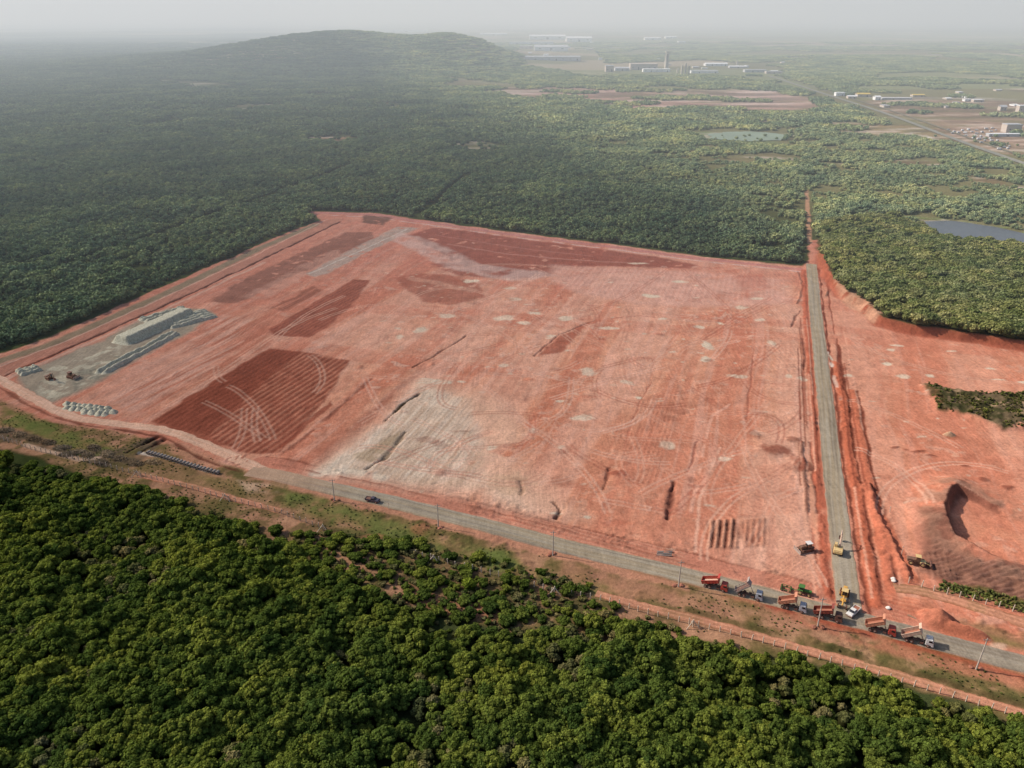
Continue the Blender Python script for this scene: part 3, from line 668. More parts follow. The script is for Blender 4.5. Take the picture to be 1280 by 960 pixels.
def soil_mat(name, sc=1.0, bump=0.35):
    m = bpy.data.materials.new(name); T = NT(m); p = world_pos(T)
    c = T.n('ShaderNodeAttribute', attribute_name='Col').outputs['Color']
    f1 = T.noise(p, 0.9*sc, 6, 0.65); f2 = T.noise(p, 0.12*sc, 5, 0.6); f3 = T.noise(p, 3.5*sc, 3, .6)
    c = T.mix(c, T.ramp(f1, [(0.3, g(0.78)), (0.5, g(1.0)), (0.72, g(1.17))]), 1.0, 'MULTIPLY')
    c = T.mix(c, T.ramp(f2, [(0.32, g(0.86)), (0.68, g(1.12))]), 1.0, 'MULTIPLY')
    c = T.mix(c, T.ramp(f3, [(0.3, g(0.85)), (0.7, g(1.12))]), 1.0, 'MULTIPLY')
    def stretched(ang, a, b_, sd):
        mp = T.n('ShaderNodeMapping', ins={'Vector': p, 'Rotation': (0, 0, ang), 'Scale': (a, b_, 1.0), 'Location': (sd, sd*2, 0)})
        return T.noise(mp.outputs[0], 1.0, 4, .6)
    s1 = stretched(R(17.9), 1.1, .05, 3.0); s2 = stretched(R(-66), 1.3, .07, 9.0)
    sel = T.ramp(T.noise(p, .025, 3), [(.45, g(0)), (.55, g(1))])
    c = T.mix(c, T.mix(T.ramp(s1, [(.32, g(.88)), (.5, g(1)), (.68, g(1.12))]), T.ramp(s2, [(.32, g(.95)), (.5, g(1)), (.68, g(1.05))]), sel), 1.0, 'MULTIPLY')
    b = T.n('ShaderNodeBump', ins={'Strength': bump, 'Distance': 0.6, 'Height': f1})
    d = T.n('ShaderNodeBsdfDiffuse', ins={'Color': c, 'Roughness': 0.6, 'Normal': b.outputs[0]})
    T.out(d.outputs[0]); return m
SOIL = soil_mat('soil', 1.0, .6)
ii = np.arange(NY-1)[:, None]*NX+np.arange(NX-1)[None, :]
faces = np.stack([ii, ii+1, ii+NX+1, ii+NX], -1).reshape(-1, 4)
K_SOIL = 0.80
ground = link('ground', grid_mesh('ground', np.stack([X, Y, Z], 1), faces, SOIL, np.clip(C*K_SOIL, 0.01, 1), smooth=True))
tag(ground, 'red graded earth and scrub land reaching the horizon', None, None, 'structure')
del faces, GX, GY

# ------------------------------------------------------------------ roads and tracks, each a sheet of its own
def resample(P, step):
    seg = np.hypot(*np.diff(P, axis=0).T); s = np.r_[0, np.cumsum(seg)]
    t = np.linspace(0, s[-1], max(3, int(s[-1]/step)))
    # smooth corners a little
    q = np.stack([np.interp(t, s, P[:, i]) for i in (0, 1)], 1)
    k = np.ones(9)/9
    for i in (0, 1):
        pad = np.r_[2*q[0, i]-q[1:5, i][::-1], q[:, i], 2*q[-1, i]-q[-5:-1, i][::-1]]
        q[:, i] = np.convolve(pad, k, 'valid')
    return q, t
def road_sheet(name, P, half, z, step, paint_fn, mat, jag=0.25, seed=0, nu=28, label=None, taper=None):
    q, t = resample(P, step)
    d = np.gradient(q, axis=0); d /= np.linalg.norm(d, axis=1)[:, None]; nr = np.stack([d[:, 1], -d[:, 0]], 1)
    u = np.linspace(-1, 1, nu); hw = half if np.isscalar(half) else np.interp(t, *half)
    jl = hw+(fbm(t, t*0, 3.0, seed)-.5)*jag*3; jr = hw+(fbm(t, t*0+50, 3.0, seed+2)-.5)*jag*3
    w = np.where(u[None] < 0, jl[:, None]*u[None], jr[:, None]*u[None]) if not np.isscalar(hw) or True else 0
    V = q[:, None, :]+nr[:, None, :]*w[..., None]
    zz = z*np.ones(w.shape); zz[:, [0, -1]] = -0.25; zz += 0.10*(1-(u[None])**2)*(abs(u[None]) < .99)
    tt = np.repeat(t[:, None], nu, 1)
    vx, vy = V[..., 0].ravel(), V[..., 1].ravel()
    cols = paint_fn(vx, vy, w.ravel(), tt.ravel(), np.repeat(u[None], len(t), 0).ravel())
    n = len(t); i2 = np.arange(n-1)[:, None]*nu+np.arange(nu-1)[None]
    f = np.stack([i2, i2+1, i2+nu+1, i2+nu], -1).reshape(-1, 4)
    # keep the faces up
    me = grid_mesh(name, np.stack([vx, vy, zz.ravel()], 1), f[:, ::1], mat, np.clip(cols*K_SOIL*(1+np.clip((cols[:, :1]/np.maximum(cols[:, 1:2], 1e-4)-1.35)/1.3, 0, 1)*np.array([.10, .40, .41])), .01, 1), smooth=True)
    o = link(name, me); tag(o, label, None, None, 'structure'); return o
def lay2(b, m, col): return b*(1-m[:, None])+L_(col)*m[:, None]
def paint_gravel(vx, vy, w, t, u):
    b = L_((170, 154, 130))[None]*np.ones((len(vx), 3))
    b = lay2(b, sstep(.45, .65, fbm(t/30, w/1.2, 1, 3, 3))*.6, (176, 166, 150))
    b = lay2(b, sstep(.5, .3, fbm(t/45, w/.7, 1, 8, 3))*.6, (134, 122, 108))
    wob = (fbm(t, t*0, 40, 77, 2)-.5)*2.0
    for c in (-2.6, -.9, .9, 2.5): b = lay2(b, np.exp(-((w-c-wob)/.28)**2)*.40, (188, 176, 160))
    b = lay2(b, sstep(.80, 1.0, abs(u)+(fbm(vx, vy, 3, 5, 2)-.5)*.25)*.7, (182, 130, 106))
    return b
def paint_gravel_main(vx, vy, w, t, u):
    b = paint_gravel(vx, vy, w, t, u)
    b = lay2(b, (1-sstep(5, 45, t))*.75, (198, 156, 130))
    b = lay2(b, sstep(175, 215, t)*.45, (132, 122, 112))
    return b
def paint_track(vx, vy, w, t, u):
    b = L_((222, 170, 144))[None]*np.ones((len(vx), 3))
    b = lay2(b, sstep(.45, .65, fbm(t/25, w/.8, 1, 13, 3))*.5, (232, 192, 168))
    b = lay2(b, sstep(.75, 1.0, abs(u)+(fbm(vx, vy, 3, 5, 2)-.5)*.3)*.8, (198, 130, 106))
    return b
def paint_red(vx, vy, w, t, u):
    b = L_((186, 118, 94))[None]*np.ones((len(vx), 3))
    b = lay2(b, sstep(.5, .62, fbm(vx, vy, 5, 8, 3))*.5, (150, 112, 80))
    for c in (-.8, .8): b = lay2(b, np.exp(-((w-c)/.4)**2)*.5, (214, 138, 112))
    b = lay2(b, sstep(.6, 1.0, abs(u)+(fbm(vx, vy, 2, 5, 2)-.5)*.5)*.8, (160, 96, 70))
    return b
GRAV = soil_mat('gravel', 2.0, 0.2)
road_sheet('road', ROAD_MAIN, 3.7, 0.02, 0.6, paint_gravel_main, GRAV, label='long grey gravel road where the tipper trucks stand', seed=1)
road_sheet('access_road', ROAD_ACC, 3.5, -0.01, 0.8, paint_gravel, GRAV, label='straight grey gravel road running away towards the wood', seed=4)
road_sheet('dirt_track', TRACK_W, 2.6, -0.02, 0.8, paint_track, SOIL, jag=.6, label='pale dusty haul track curving round the west of the site', seed=5)
road_sheet('path', TRACK_S1, 1.5, 0.0, 0.8, paint_red, SOIL, jag=.5, label='short red dirt path along the fence', seed=6)
road_sheet('path', TRACK_S2, 1.7, 0.0, 0.8, paint_red, SOIL, jag=.5, label='long narrow red dirt path between verge and trees', seed=7)
road_sheet('dirt_track', TRACK_E, 2.3, 0.0, 0.8, paint_red, SOIL, jag=.5, label='smooth red haul track leading east past the earth heaps', seed=8)
# ------------------------------------------------------------------ water
def water_mat(name, col, rough):
    m = bpy.data.materials.new(name); T = NT(m); p = world_pos(T)
    n = T.noise(p, 0.25, 4); n2 = T.noise(p, 0.03, 3)
    c = T.mix(lin(col), lin([v*0.8 for v in col]), n2)
    b = T.n('ShaderNodeBump', ins={'Strength': .08, 'Distance': .3, 'Height': n})
    T.out(T.n('ShaderNodeBsdfPrincipled', ins={'Base Color': c, 'Roughness': rough, 'Specular IOR Level': .5, 'Normal': b.outputs[0]}).outputs[0]); return m
def flat(name, P, z, mat, label, kind='structure', sub_n=8, jag=3.0):
    q = []
    for i in range(len(P)):
        a, b = P[i], P[(i+1) % len(P)]
        for t in np.linspace(0, 1, sub_n, endpoint=False): q.append(a*(1-t)+b*t)
    q = np.array(q); q = q+np.stack([(fbm(q[:,0], q[:,1], 14, 5, 3)-.5)*jag, (fbm(q[:,0], q[:,1], 14, 15, 3)-.5)*jag], 1)
    me = bpy.data.meshes.new(name); me.from_pydata([(a, b, z) for a, b in q], [], [tuple(range(len(q)))]); me.materials.append(mat)
    me.update()
    if me.polygons[0].normal.z < 0: me.flip_normals()
    return tag(link(name, me), label, None, None, kind)
flat('lake', LAKE, -0.35, water_mat('lake_water', (104, 108, 112), .4), 'still grey lake among the trees')
POND = W([(888,168),(905,166),(940,165),(975,168),(990,172),(975,176),(940,177),(905,176),(886,173)])
zp = float(gz_arr(POND[:, 0], POND[:, 1]).max())+.6
flat('pond', POND, zp, water_mat('pond_water', (140, 154, 128), .5), 'shallow pale green pond in the woods', sub_n=6, jag=14)

# ------------------------------------------------------------------ foliage
def leaf_mat(name, dark, mid, light, tone=False, transl=0.25):
    lo = .42 if tone else .24
    m = bpy.data.materials.new(name); T = NT(m)
    rnd = T.n('ShaderNodeObjectInfo').outputs['Random']; p = world_pos(T)
    a = T.n('ShaderNodeAttribute', attribute_name='Col').outputs['Fac']
    c = T.ramp(rnd, [(0.0, lin(dark)), (0.5, lin(mid)), (1.0, lin(light))])
    pn = T.noise(p, 0.035, 3)
    c = T.mix(c, T.ramp(pn, [(0.3, (0.70, 0.80, 0.90)), (0.7, (1.18, 1.1, 0.95))]), 1.0, 'MULTIPLY')
    if tone:      # cloud shade painted into leaves west of a line, also denser wood; paler east
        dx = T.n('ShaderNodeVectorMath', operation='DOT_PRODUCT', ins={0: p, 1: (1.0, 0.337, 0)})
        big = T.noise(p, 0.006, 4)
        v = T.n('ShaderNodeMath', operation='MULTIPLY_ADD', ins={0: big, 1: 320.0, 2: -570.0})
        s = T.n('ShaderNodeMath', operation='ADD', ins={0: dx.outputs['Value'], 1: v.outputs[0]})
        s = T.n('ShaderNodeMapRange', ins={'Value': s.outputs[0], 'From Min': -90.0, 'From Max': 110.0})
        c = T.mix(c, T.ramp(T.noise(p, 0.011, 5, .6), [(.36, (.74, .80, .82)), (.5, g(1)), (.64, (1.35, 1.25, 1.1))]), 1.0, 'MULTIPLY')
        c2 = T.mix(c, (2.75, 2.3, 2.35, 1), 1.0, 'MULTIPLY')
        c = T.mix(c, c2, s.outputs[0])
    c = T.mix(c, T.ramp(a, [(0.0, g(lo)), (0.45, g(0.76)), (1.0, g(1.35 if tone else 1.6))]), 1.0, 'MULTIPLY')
    d = T.n('ShaderNodeBsdfDiffuse', ins={'Color': c})
    t = T.n('ShaderNodeBsdfTranslucent', ins={'Color': T.mix(c, (1.1, 1.25, 0.5, 1), 1.0, 'MULTIPLY')})
    mx = T.n('ShaderNodeMixShader', ins={0: transl, 1: d.outputs[0], 2: t.outputs[0]})
    T.out(mx.outputs[0]); return m
LEAF = leaf_mat('leaf', (66, 82, 38), (92, 104, 46), (116, 122, 54))
LEAF_Y = leaf_mat('leaf_yellow', (96, 112, 40), (112, 124, 44), (124, 132, 52))
LEAF_DRY = leaf_mat('leaf_dry', (78, 84, 48), (100, 98, 62), (122, 112, 76), transl=.15)
LEAF_TUFT = leaf_mat('leaf_tuft', (104, 112, 58), (116, 122, 66), (132, 132, 78), transl=.2)
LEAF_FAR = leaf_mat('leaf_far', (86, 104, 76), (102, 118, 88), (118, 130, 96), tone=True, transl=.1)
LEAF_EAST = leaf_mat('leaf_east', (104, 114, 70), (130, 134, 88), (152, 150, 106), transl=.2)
BARK = paint('bark', (104, 90, 74), rough=.95, dirt=.1)

def quads(cent, nrm, size, shade, aspect=None):
    n = len(cent); nrm = nrm/np.linalg.norm(nrm, axis=1)[:, None]
    r = rng.normal(size=(n, 3)); t = np.cross(nrm, r); t /= np.linalg.norm(t, axis=1)[:, None]; b = np.cross(nrm, t)
    s = size[:, None]; k = rng.uniform(.5, 1.0, (n, 1))
    v = np.stack([cent-t*s, cent-b*s*k+nrm*s*.15, cent+t*s, cent+b*s*k+nrm*s*.15], 1).reshape(-1, 3)
    f = np.arange(4*n).reshape(n, 4)
    return v, f, np.repeat(shade, 4)
def crown_arrays(Rx, H, z0, nl, n, leaf, flatness=.8, seed=0):
    """lobes set in a dome; leaf sprays over every lobe"""
    L = []
    for i in range(nl):
        a = 2*math.pi*i/nl*1.618+rng.uniform(-.5, .5); q = math.sqrt((i+.3)/nl)*Rx*(.70 if nl < 12 else .80)
        h = z0+H*(.30+.50*(1-(q/Rx)**2)*rng.uniform(.65, 1.15))
        L.append((math.cos(a)*q, math.sin(a)*q, h, Rx*rng.uniform(.28, .46)*(1 if nl < 12 else math.sqrt(10/nl))))
    cs, ns, sh = [], [], []
    per = n//nl
    for (x, y, z, r) in L:
        d = rng.normal(size=(per, 3)); d /= np.linalg.norm(d, axis=1)[:, None]
        d[:, 2] = np.where(d[:, 2] < -.35, -d[:, 2], d[:, 2])
        lump = 1+.22*np.sin(d[:, 0]*5+x*3)*np.sin(d[:, 1]*6+y*2)
        rr = r*lump*rng.uniform(.72, 1.08, per)
        c = np.stack([x+d[:, 0]*rr, y+d[:, 1]*rr, z+d[:, 2]*rr*flatness], 1)
        cs.append(c); ns.append(d+rng.normal(size=(per, 3))*.45+np.array([0, 0, .35]))
        s = .42+.30*d[:, 2]+.30*rng.uniform(-1, 1, per)+.12*(rr/r-1)*3; s += rng.uniform(-.16, .16)  # light from above painted in: upper leaves paler, lower darker, plus random spread
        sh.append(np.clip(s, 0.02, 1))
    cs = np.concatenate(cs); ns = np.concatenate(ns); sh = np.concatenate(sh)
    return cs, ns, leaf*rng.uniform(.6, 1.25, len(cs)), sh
def core_arrays(Rx, H, z0, k=.8, nu=9, nv=5):
    """dark inner mass that stops light passing straight through"""
    v = []; f = []
    for j in range(nv):
        for i in range(nu):
            a = 2*math.pi*i/nu; e = (j/(nv-1))*math.pi*.5
            r = Rx*k*math.cos(e)*rng.uniform(.85, 1.1); v.append((r*math.cos(a), r*math.sin(a), z0+H*.18+H*.58*math.sin(e)))
    for j in range(nv-1):
        for i in range(nu): f.append((j*nu+i, j*nu+(i+1) % nu, (j+1)*nu+(i+1) % nu, (j+1)*nu+i))
    return np.array(v), np.array(f), np.full(len(v), .02)  # near-black value paints the shade inside the crown
def crown_mesh(name, mat, Rx, H, z0, nl, n, leaf, core=.74, **kw):
    v, f, s = quads(*crown_arrays(Rx, H, z0, nl, n, leaf, **kw))
    if core:
        v2, f2, s2 = core_arrays(Rx, H, z0, core); f = np.concatenate([f, f2+len(v)]); v = np.concatenate([v, v2]); s = np.concatenate([s, s2])
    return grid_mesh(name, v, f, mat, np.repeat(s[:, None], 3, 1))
def trunk_mesh(name, h, r, mat, nb=4, spread=1.5):
    vs, fs = [], []
    def limb(p0, p1, r0, r1, n=6):
        p0 = Vector(p0); p1 = Vector(p1); d = (p1-p0).normalized(); u = d.orthogonal().normalized(); w = d.cross(u); o = len(vs)
        mid = (p0+p1)/2+u*rng.uniform(-.15, .15)*(p1-p0).length
        for c, rr in ((p0, r0), (mid, (r0+r1)/2), (p1, r1)):
            for i in range(n):
                a = 2*math.pi*i/n; vs.append(tuple(c+u*math.cos(a)*rr+w*math.sin(a)*rr))
        for k in range(2):
            for i in range(n): fs.append((o+k*n+i, o+k*n+(i+1) % n, o+(k+1)*n+(i+1) % n, o+(k+1)*n+i))
    limb((0, 0, -.4), (rng.uniform(-.2, .2), rng.uniform(-.2, .2), h*.55), r, r*.7)
    for i in range(nb):
        a = 2*math.pi*i/nb+rng.uniform(-.4, .4); limb((0, 0, h*rng.uniform(.35, .52)), (math.cos(a)*spread, math.sin(a)*spread, h*rng.uniform(.85, 1.1)), r*.55, r*.2)
    return grid_mesh(name, np.array(vs), np.array(fs), mat)

TREE_KINDS = []   # (crown mesh, trunk mesh, radius, label)
for i, (Rx, H, z0, nl, n, leaf, mt, lab) in enumerate([
    (4.6, 6.5, 1.6, 24, 4800, .32, LEAF, 'broad rounded green tree standing in the near wood'),
    (3.6, 5.6, 1.4, 18, 3600, .30, LEAF, 'middle sized bushy green tree in the near wood'),
    (2.8, 4.6, 1.0, 12, 2400, .28, LEAF, 'small compact green tree in the near wood'),
    (4.0, 7.6, 2.0, 22, 4200, .32, LEAF, 'tall domed tree rising above its neighbours in the near wood'),
    (3.2, 5.0, 1.2, 16, 2800, .27, LEAF, 'loose many headed green tree in the near wood'),
    (5.2, 6.2, 1.6, 30, 5400, .32, LEAF, 'widest spreading green tree of the near wood'),
    (2.6, 4.2, 0.9, 6, 2000, .24, LEAF_DRY, 'small dull olive tree with dry leaves in the near wood')]):
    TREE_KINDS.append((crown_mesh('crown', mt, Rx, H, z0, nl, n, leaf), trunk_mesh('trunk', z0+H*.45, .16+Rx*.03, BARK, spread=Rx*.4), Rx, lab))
def in_view(x, y, z=0, mx=70, my=60):
    d = y*math.cos(PITCH)-(z-CAM_H)*math.sin(PITCH); u = y*math.sin(PITCH)+(z-CAM_H)*math.cos(PITCH)
    px_ = 640+FPX*x/d; py_ = 480-FPX*u/d
    return (px_ > -mx) & (px_ < 1280+mx) & (py_ > -my) & (py_ < 960+my), px_, py_

NEAR_WOOD = W([(-120,580),(0,582),(60,590),(130,612),(200,634),(260,660),(330,690),(400,712),(440,735),(490,770),(540,796),(620,808),(690,800),(712,770),(750,776),(830,806),(880,824),(960,834),(1000,846),(1060,858),(1100,868),(1180,888),(1280,915),(1400,945),(1500,1100),(640,1100),(-250,1100)])
def scatter(P, sp, jit=.42):
    lo = P.min(0); hi = P.max(0)
    gx, gy = np.meshgrid(np.arange(lo[0], hi[0], sp), np.arange(lo[1], hi[1], sp*.9))
    gx = gx+(np.arange(gx.shape[0])[:, None] % 2)*sp*.5
    gx = gx.ravel()+rng.uniform(-jit, jit, gx.size)*sp; gy = gy.ravel()+rng.uniform(-jit, jit, gy.size)*sp
    k = inside(gx, gy, P); return gx[k], gy[k]
tx, ty = scatter(NEAR_WOOD, 2.8)
ok, pxx, pyy = in_view(tx, ty, 4, 90, 60); tx, ty = tx[ok], ty[ok]
dens = fbm(tx, ty, 22, 201, 3); keep = (dens > .28) | (rng.random(len(tx)) < .5); tx, ty = tx[keep], ty[keep]
dist = np.hypot(tx, ty); order = np.argsort(dist)
tx, ty = tx[order], ty[order]
_, pxx, pyy = in_view(tx, ty, 4)
shown = (pxx > 5) & (pxx < 1275) & (pyy < 955)
size_n = fbm(tx, ty, 16, 205, 3); big_n = fbm(tx, ty, 30, 207, 3)
n_ind = 0; rest = []
for i in range(len(tx)):
    s = size_n[i]
    if s > .60: k = random.choice([0, 5, 3, 3, 0])
    elif s > .46: k = random.choice([0, 1, 4, 1, 3])
    else: k = random.choice([1, 2, 4, 2, 6, 6 if s < .42 else 1])
    sc = random.uniform(.52, .9)*(.62+.7*big_n[i]); rz = random.uniform(0, 6.28)
    if shown[i] and n_ind < 296:
        cm, tm, _, lab = TREE_KINDS[k]
        o = empty('tree', (tx[i], ty[i], 0), rz); o.scale = (sc, sc, sc*random.uniform(.85, 1.15))
        link('crown', cm, o); link('trunk', tm, o)
        tag(o, lab, 'tree', 'trees of the near wood'); n_ind += 1
    else: rest.append((tx[i], ty[i], 0.0, k, sc, rz))
print('near wood', len(tx), 'rest', len(rest))

def gn_scatter(name, pts, variants, label, cat, kind='stuff'):
    """one object: points with a variant number, size and turn; a node group sets a mesh on each"""
    coll = bpy.data.collections.new(name+'_sources')
    for i, me in enumerate(variants):
        o = bpy.data.objects.new('%s_source_%02d' % (name, i), me); coll.objects.link(o)
    me = bpy.data.meshes.new(name); n = len(pts); pts = np.asarray(pts, float)
    me.vertices.add(n); me.vertices.foreach_set('co', pts[:, :3].astype(np.float32).ravel())
    for nm, col_, typ in (('vi', pts[:, 3], 'INT'), ('sc', pts[:, 4], 'FLOAT'), ('rz', pts[:, 5], 'FLOAT')):
        a = me.attributes.new(nm, typ, 'POINT'); a.data.foreach_set('value', col_.astype(np.int32 if typ == 'INT' else np.float32))
    o = link(name, me); tag(o, label, cat, None, kind)
    ng = bpy.data.node_groups.new(name, 'GeometryNodeTree')
    ng.interface.new_socket('Geometry', in_out='INPUT', socket_type='NodeSocketGeometry'); ng.interface.new_socket('Geometry', in_out='OUTPUT', socket_type='NodeSocketGeometry')
    N = ng.nodes; gi = N.new('NodeGroupInput'); go = N.new('NodeGroupOutput')
    ci = N.new('GeometryNodeCollectionInfo'); ci.inputs['Collection'].default_value = coll; ci.inputs['Separate Children'].default_value = True; ci.inputs['Reset Children'].default_value = True
    ip = N.new('GeometryNodeInstanceOnPoints'); ip.inputs['Pick Instance'].default_value = True
    def attr(nm, typ):
        a = N.new('GeometryNodeInputNamedAttribute'); a.data_type = typ; a.inputs[0].default_value = nm; return a.outputs[0]
    cb = N.new('ShaderNodeCombineXYZ'); ng.links.new(attr('rz', 'FLOAT'), cb.inputs[2])
    er = N.new('FunctionNodeEulerToRotation'); ng.links.new(cb.outputs[0], er.inputs[0])
    ng.links.new(gi.outputs[0], ip.inputs['Points']); ng.links.new(ci.outputs[0], ip.inputs['Instance'])
    ng.links.new(attr('vi', 'INT'), ip.inputs['Instance Index']); ng.links.new(er.outputs[0], ip.inputs['Rotation']); ng.links.new(attr('sc', 'FLOAT'), ip.inputs['Scale'])
    ng.links.new(ip.outputs[0], go.inputs[0])
    md = o.modifiers.new('scatter', 'NODES'); md.node_group = ng
    return o
gn_scatter('near_wood', rest, [k[0] for k in TREE_KINDS], 'dense green wood behind the nearest trees', 'wood')

# ---- wood on the bank east of the road: larger paler crowns
mids = [crown_mesh('mid_crown_%d' % i, LEAF_EAST, Rx, H, z0, nl, n, leaf) for i, (Rx, H, z0, nl, n, leaf) in enumerate(
    [(5.0, 5.5, 1.0, 12, 1100, .55), (4.2, 5.0, .8, 9, 900, .5), (3.4, 4.2, .6, 8, 700, .45), (5.8, 6.2, 1.0, 14, 1300, .58), (2.6, 3.4, .3, 6, 500, .42)])]
ex, ey = scatter(WOOD_E, 3.9)
dl, _ = seg_dist(ex, ey, LAKE, True); ok = in_view(ex, ey, 4)[0] & ~(inside(ex, ey, LAKE) | (dl < 7)) & (seg_dist(ex, ey, WOOD_E, True)[0] > 1.5)
ex, ey = ex[ok], ey[ok]; sz = fbm(ex, ey, 30, 211, 3)
zz = gz_arr(ex, ey)
pts = [(ex[i], ey[i], zz[i]-.2, (random.choice([0, 3, 0, 1]) if sz[i] > .52 else random.choice([1, 2, 4, 2, 1])), random.uniform(.6, 1.05), random.uniform(0, 6.28)) for i in range(len(ex))]
gn_scatter('bank_wood', pts, mids, 'pale green wood on the red bank beside the lake', 'wood'); print('bank wood', len(pts))

# ---- the great wood behind the site
CLEAR = [W(pg) for pg, c, a, e in far_feats if e < 25]
FAR_CLEAR = [W(pg) for pg, c, a, e in far_feats if e >= 18]
TRAILS = [W([(440,205),(400,222),(330,248),(240,278),(160,308),(80,335)]), W([(585,218),(560,240),(540,258),(522,272)]), W([(1011,305),(1011,270),(1009,240)]), W([(640,122),(760,150),(900,172)]), W([(320,125),(380,148),(470,170)])]
HIGHWAY = W([(960,94),(985,103),(1000,108),(1025,115.5),(1060,126),(1090,136),(1120,147),(1150,158),(1185,172),(1230,188),(1300,212)])
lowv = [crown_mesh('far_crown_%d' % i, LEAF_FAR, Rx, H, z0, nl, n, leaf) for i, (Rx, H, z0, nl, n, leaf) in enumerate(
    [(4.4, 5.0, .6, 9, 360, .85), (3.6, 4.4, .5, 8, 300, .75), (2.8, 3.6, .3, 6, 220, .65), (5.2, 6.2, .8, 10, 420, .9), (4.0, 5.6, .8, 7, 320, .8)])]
far_box = np.array([(-1400, 300), (1600, 300), (1600, 1080), (-1400, 1080)])
bx_, by_ = scatter(far_box, 4.0)
ok = in_view(bx_, by_, 3, 60, 60)[0]; bx_, by_ = bx_[ok], by_[ok]
bad = inside(bx_, by_, SITE) | inside(bx_, by_, WOOD_E) | inside(bx_, by_, LAKE)
bad |= seg_dist(bx_, by_, SITE, True)[0] < 4.0
bad |= seg_dist(bx_, by_, LAKE, True)[0] < 5
bad |= (by_ < 470) & (bx_ > -100)
bad |= (bx_ < 0) & (by_ < np.interp(bx_, SITE[2:11, 0], SITE[2:11, 1])) & inside(bx_, by_, SITE)
for P in TRAILS: bad |= seg_dist(bx_, by_, P)[0] < 2.8+2.5*(fbm(bx_, by_, 20, 5, 2))
bad |= seg_dist(bx_, by_, HIGHWAY)[0] < 14
for P in CLEAR: bad |= inside(bx_+(fbm(bx_, by_, 30, 6, 3)-.5)*25, by_+(fbm(bx_, by_, 30, 8, 3)-.5)*40, P) & (rng.random(len(bx_)) < .93)
bad |= (fbm(bx_, by_, 70, 221, 4) < .17)
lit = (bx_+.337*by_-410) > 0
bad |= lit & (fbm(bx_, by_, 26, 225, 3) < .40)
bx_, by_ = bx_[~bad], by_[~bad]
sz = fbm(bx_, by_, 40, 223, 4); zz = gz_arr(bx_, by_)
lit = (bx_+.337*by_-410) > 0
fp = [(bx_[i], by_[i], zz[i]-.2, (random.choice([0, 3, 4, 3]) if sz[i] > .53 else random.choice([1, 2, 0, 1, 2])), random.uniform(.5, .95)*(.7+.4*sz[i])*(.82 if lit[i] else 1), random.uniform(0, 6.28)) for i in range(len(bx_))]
print('great wood', len(fp))
# past a kilometre: groups of crowns
patches = []
for i in range(8):
    vs, fs, ss = [], [], []; o = 0
    for k in range(44):
        a = rng.uniform(-21, 21, 2)
        if math.hypot(*a) > 23: continue
        Rx = rng.uniform(2.0, 4.4); v, f, s = quads(*crown_arrays(Rx, Rx*1.2, .3, 4, 60, 1.2))
        v2, f2, s2 = core_arrays(Rx, Rx*1.2, .3, .8, 6, 3)
        for vv, ff, sss in ((v, f, s), (v2, f2, s2)):
            vs.append(vv+np.array([a[0], a[1], 0])); fs.append(ff+o); ss.append(sss); o += len(vv)
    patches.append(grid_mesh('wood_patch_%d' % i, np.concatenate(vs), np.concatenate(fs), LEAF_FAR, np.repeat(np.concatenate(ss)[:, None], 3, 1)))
qx, qy = scatter(np.array([(-4200, 1050), (4200, 1050), (4200, 5200), (-4200, 5200)]), 30)
ok = in_view(qx, qy, 20, 40, 60)[0]; qx, qy = qx[ok], qy[ok]
bad = seg_dist(qx, qy, HIGHWAY)[0] < 34
brk = fbm(qx/1.8, qy, 60, 233, 3)
for P in FAR_CLEAR+CLEAR: bad |= inside(qx, qy, P) & (brk > .40)
dn = fbm(qx, qy, 260, 231, 4); bad |= dn < (.24+.16*sstep(2200, 4500, qy)+.16*sstep(-200, 900, qx)*sstep(1300, 2200, qy))
bad |= seg_dist(qx, qy, POND, True)[0] < 24
bad |= inside(qx, qy, POND)
INDUSTRY = W([(640,60),(745,60),(760,78),(880,74),(985,84),(985,94),(860,94),(750,92),(650,82)])
bad |= inside(qx, qy, INDUSTRY)
bad |= inside(qx, qy, W([(1050,108),(1300,106),(1300,162),(1230,158),(1140,148),(1080,130)])) & (brk > .34)
qx, qy = qx[~bad], qy[~bad]; zz = gz_arr(qx, qy)
pp = [(qx[i], qy[i], zz[i]-.3, 5+random.randrange(8), random.uniform(.75, 1.15), random.uniform(0, 6.28)) for i in range(len(qx))]
print('patches', len(pp))
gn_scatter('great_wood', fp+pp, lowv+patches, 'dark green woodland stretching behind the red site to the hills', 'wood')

# ------------------------------------------------------------------ scrub on the verges, each bush a thing
def bush_mesh(name, mat, r, h, n, leaf, nl=6):
    v, f, s = quads(*crown_arrays(r, h, 0.0, nl, n, leaf)); v2, f2, s2 = core_arrays(r, h, -.15, .7, 7, 4)
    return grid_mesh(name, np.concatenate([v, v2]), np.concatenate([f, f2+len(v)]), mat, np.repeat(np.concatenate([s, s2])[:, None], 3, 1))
BUSH = {'green': [bush_mesh('bush', LEAF, 1.5, 1.7, 700, .2), bush_mesh('bush', LEAF, 2.1, 2.2, 1000, .22, 8), bush_mesh('bush', LEAF, 1.0, 1.2, 420, .18, 5)],
        'dry': [bush_mesh('bush', LEAF_DRY, 1.3, 1.1, 420, .18), bush_mesh('bush', LEAF_DRY, .9, .8, 260, .16, 4)]}
BL = {'green': ['medium green bush in the scrub between fence and wood', 'large green bush in the scrub between fence and wood', 'small green bush in the scrub between fence and wood'],
      'dry': ['dull brownish bush in the scrub along the fence', 'tiny dull bush in the scrub along the fence']}
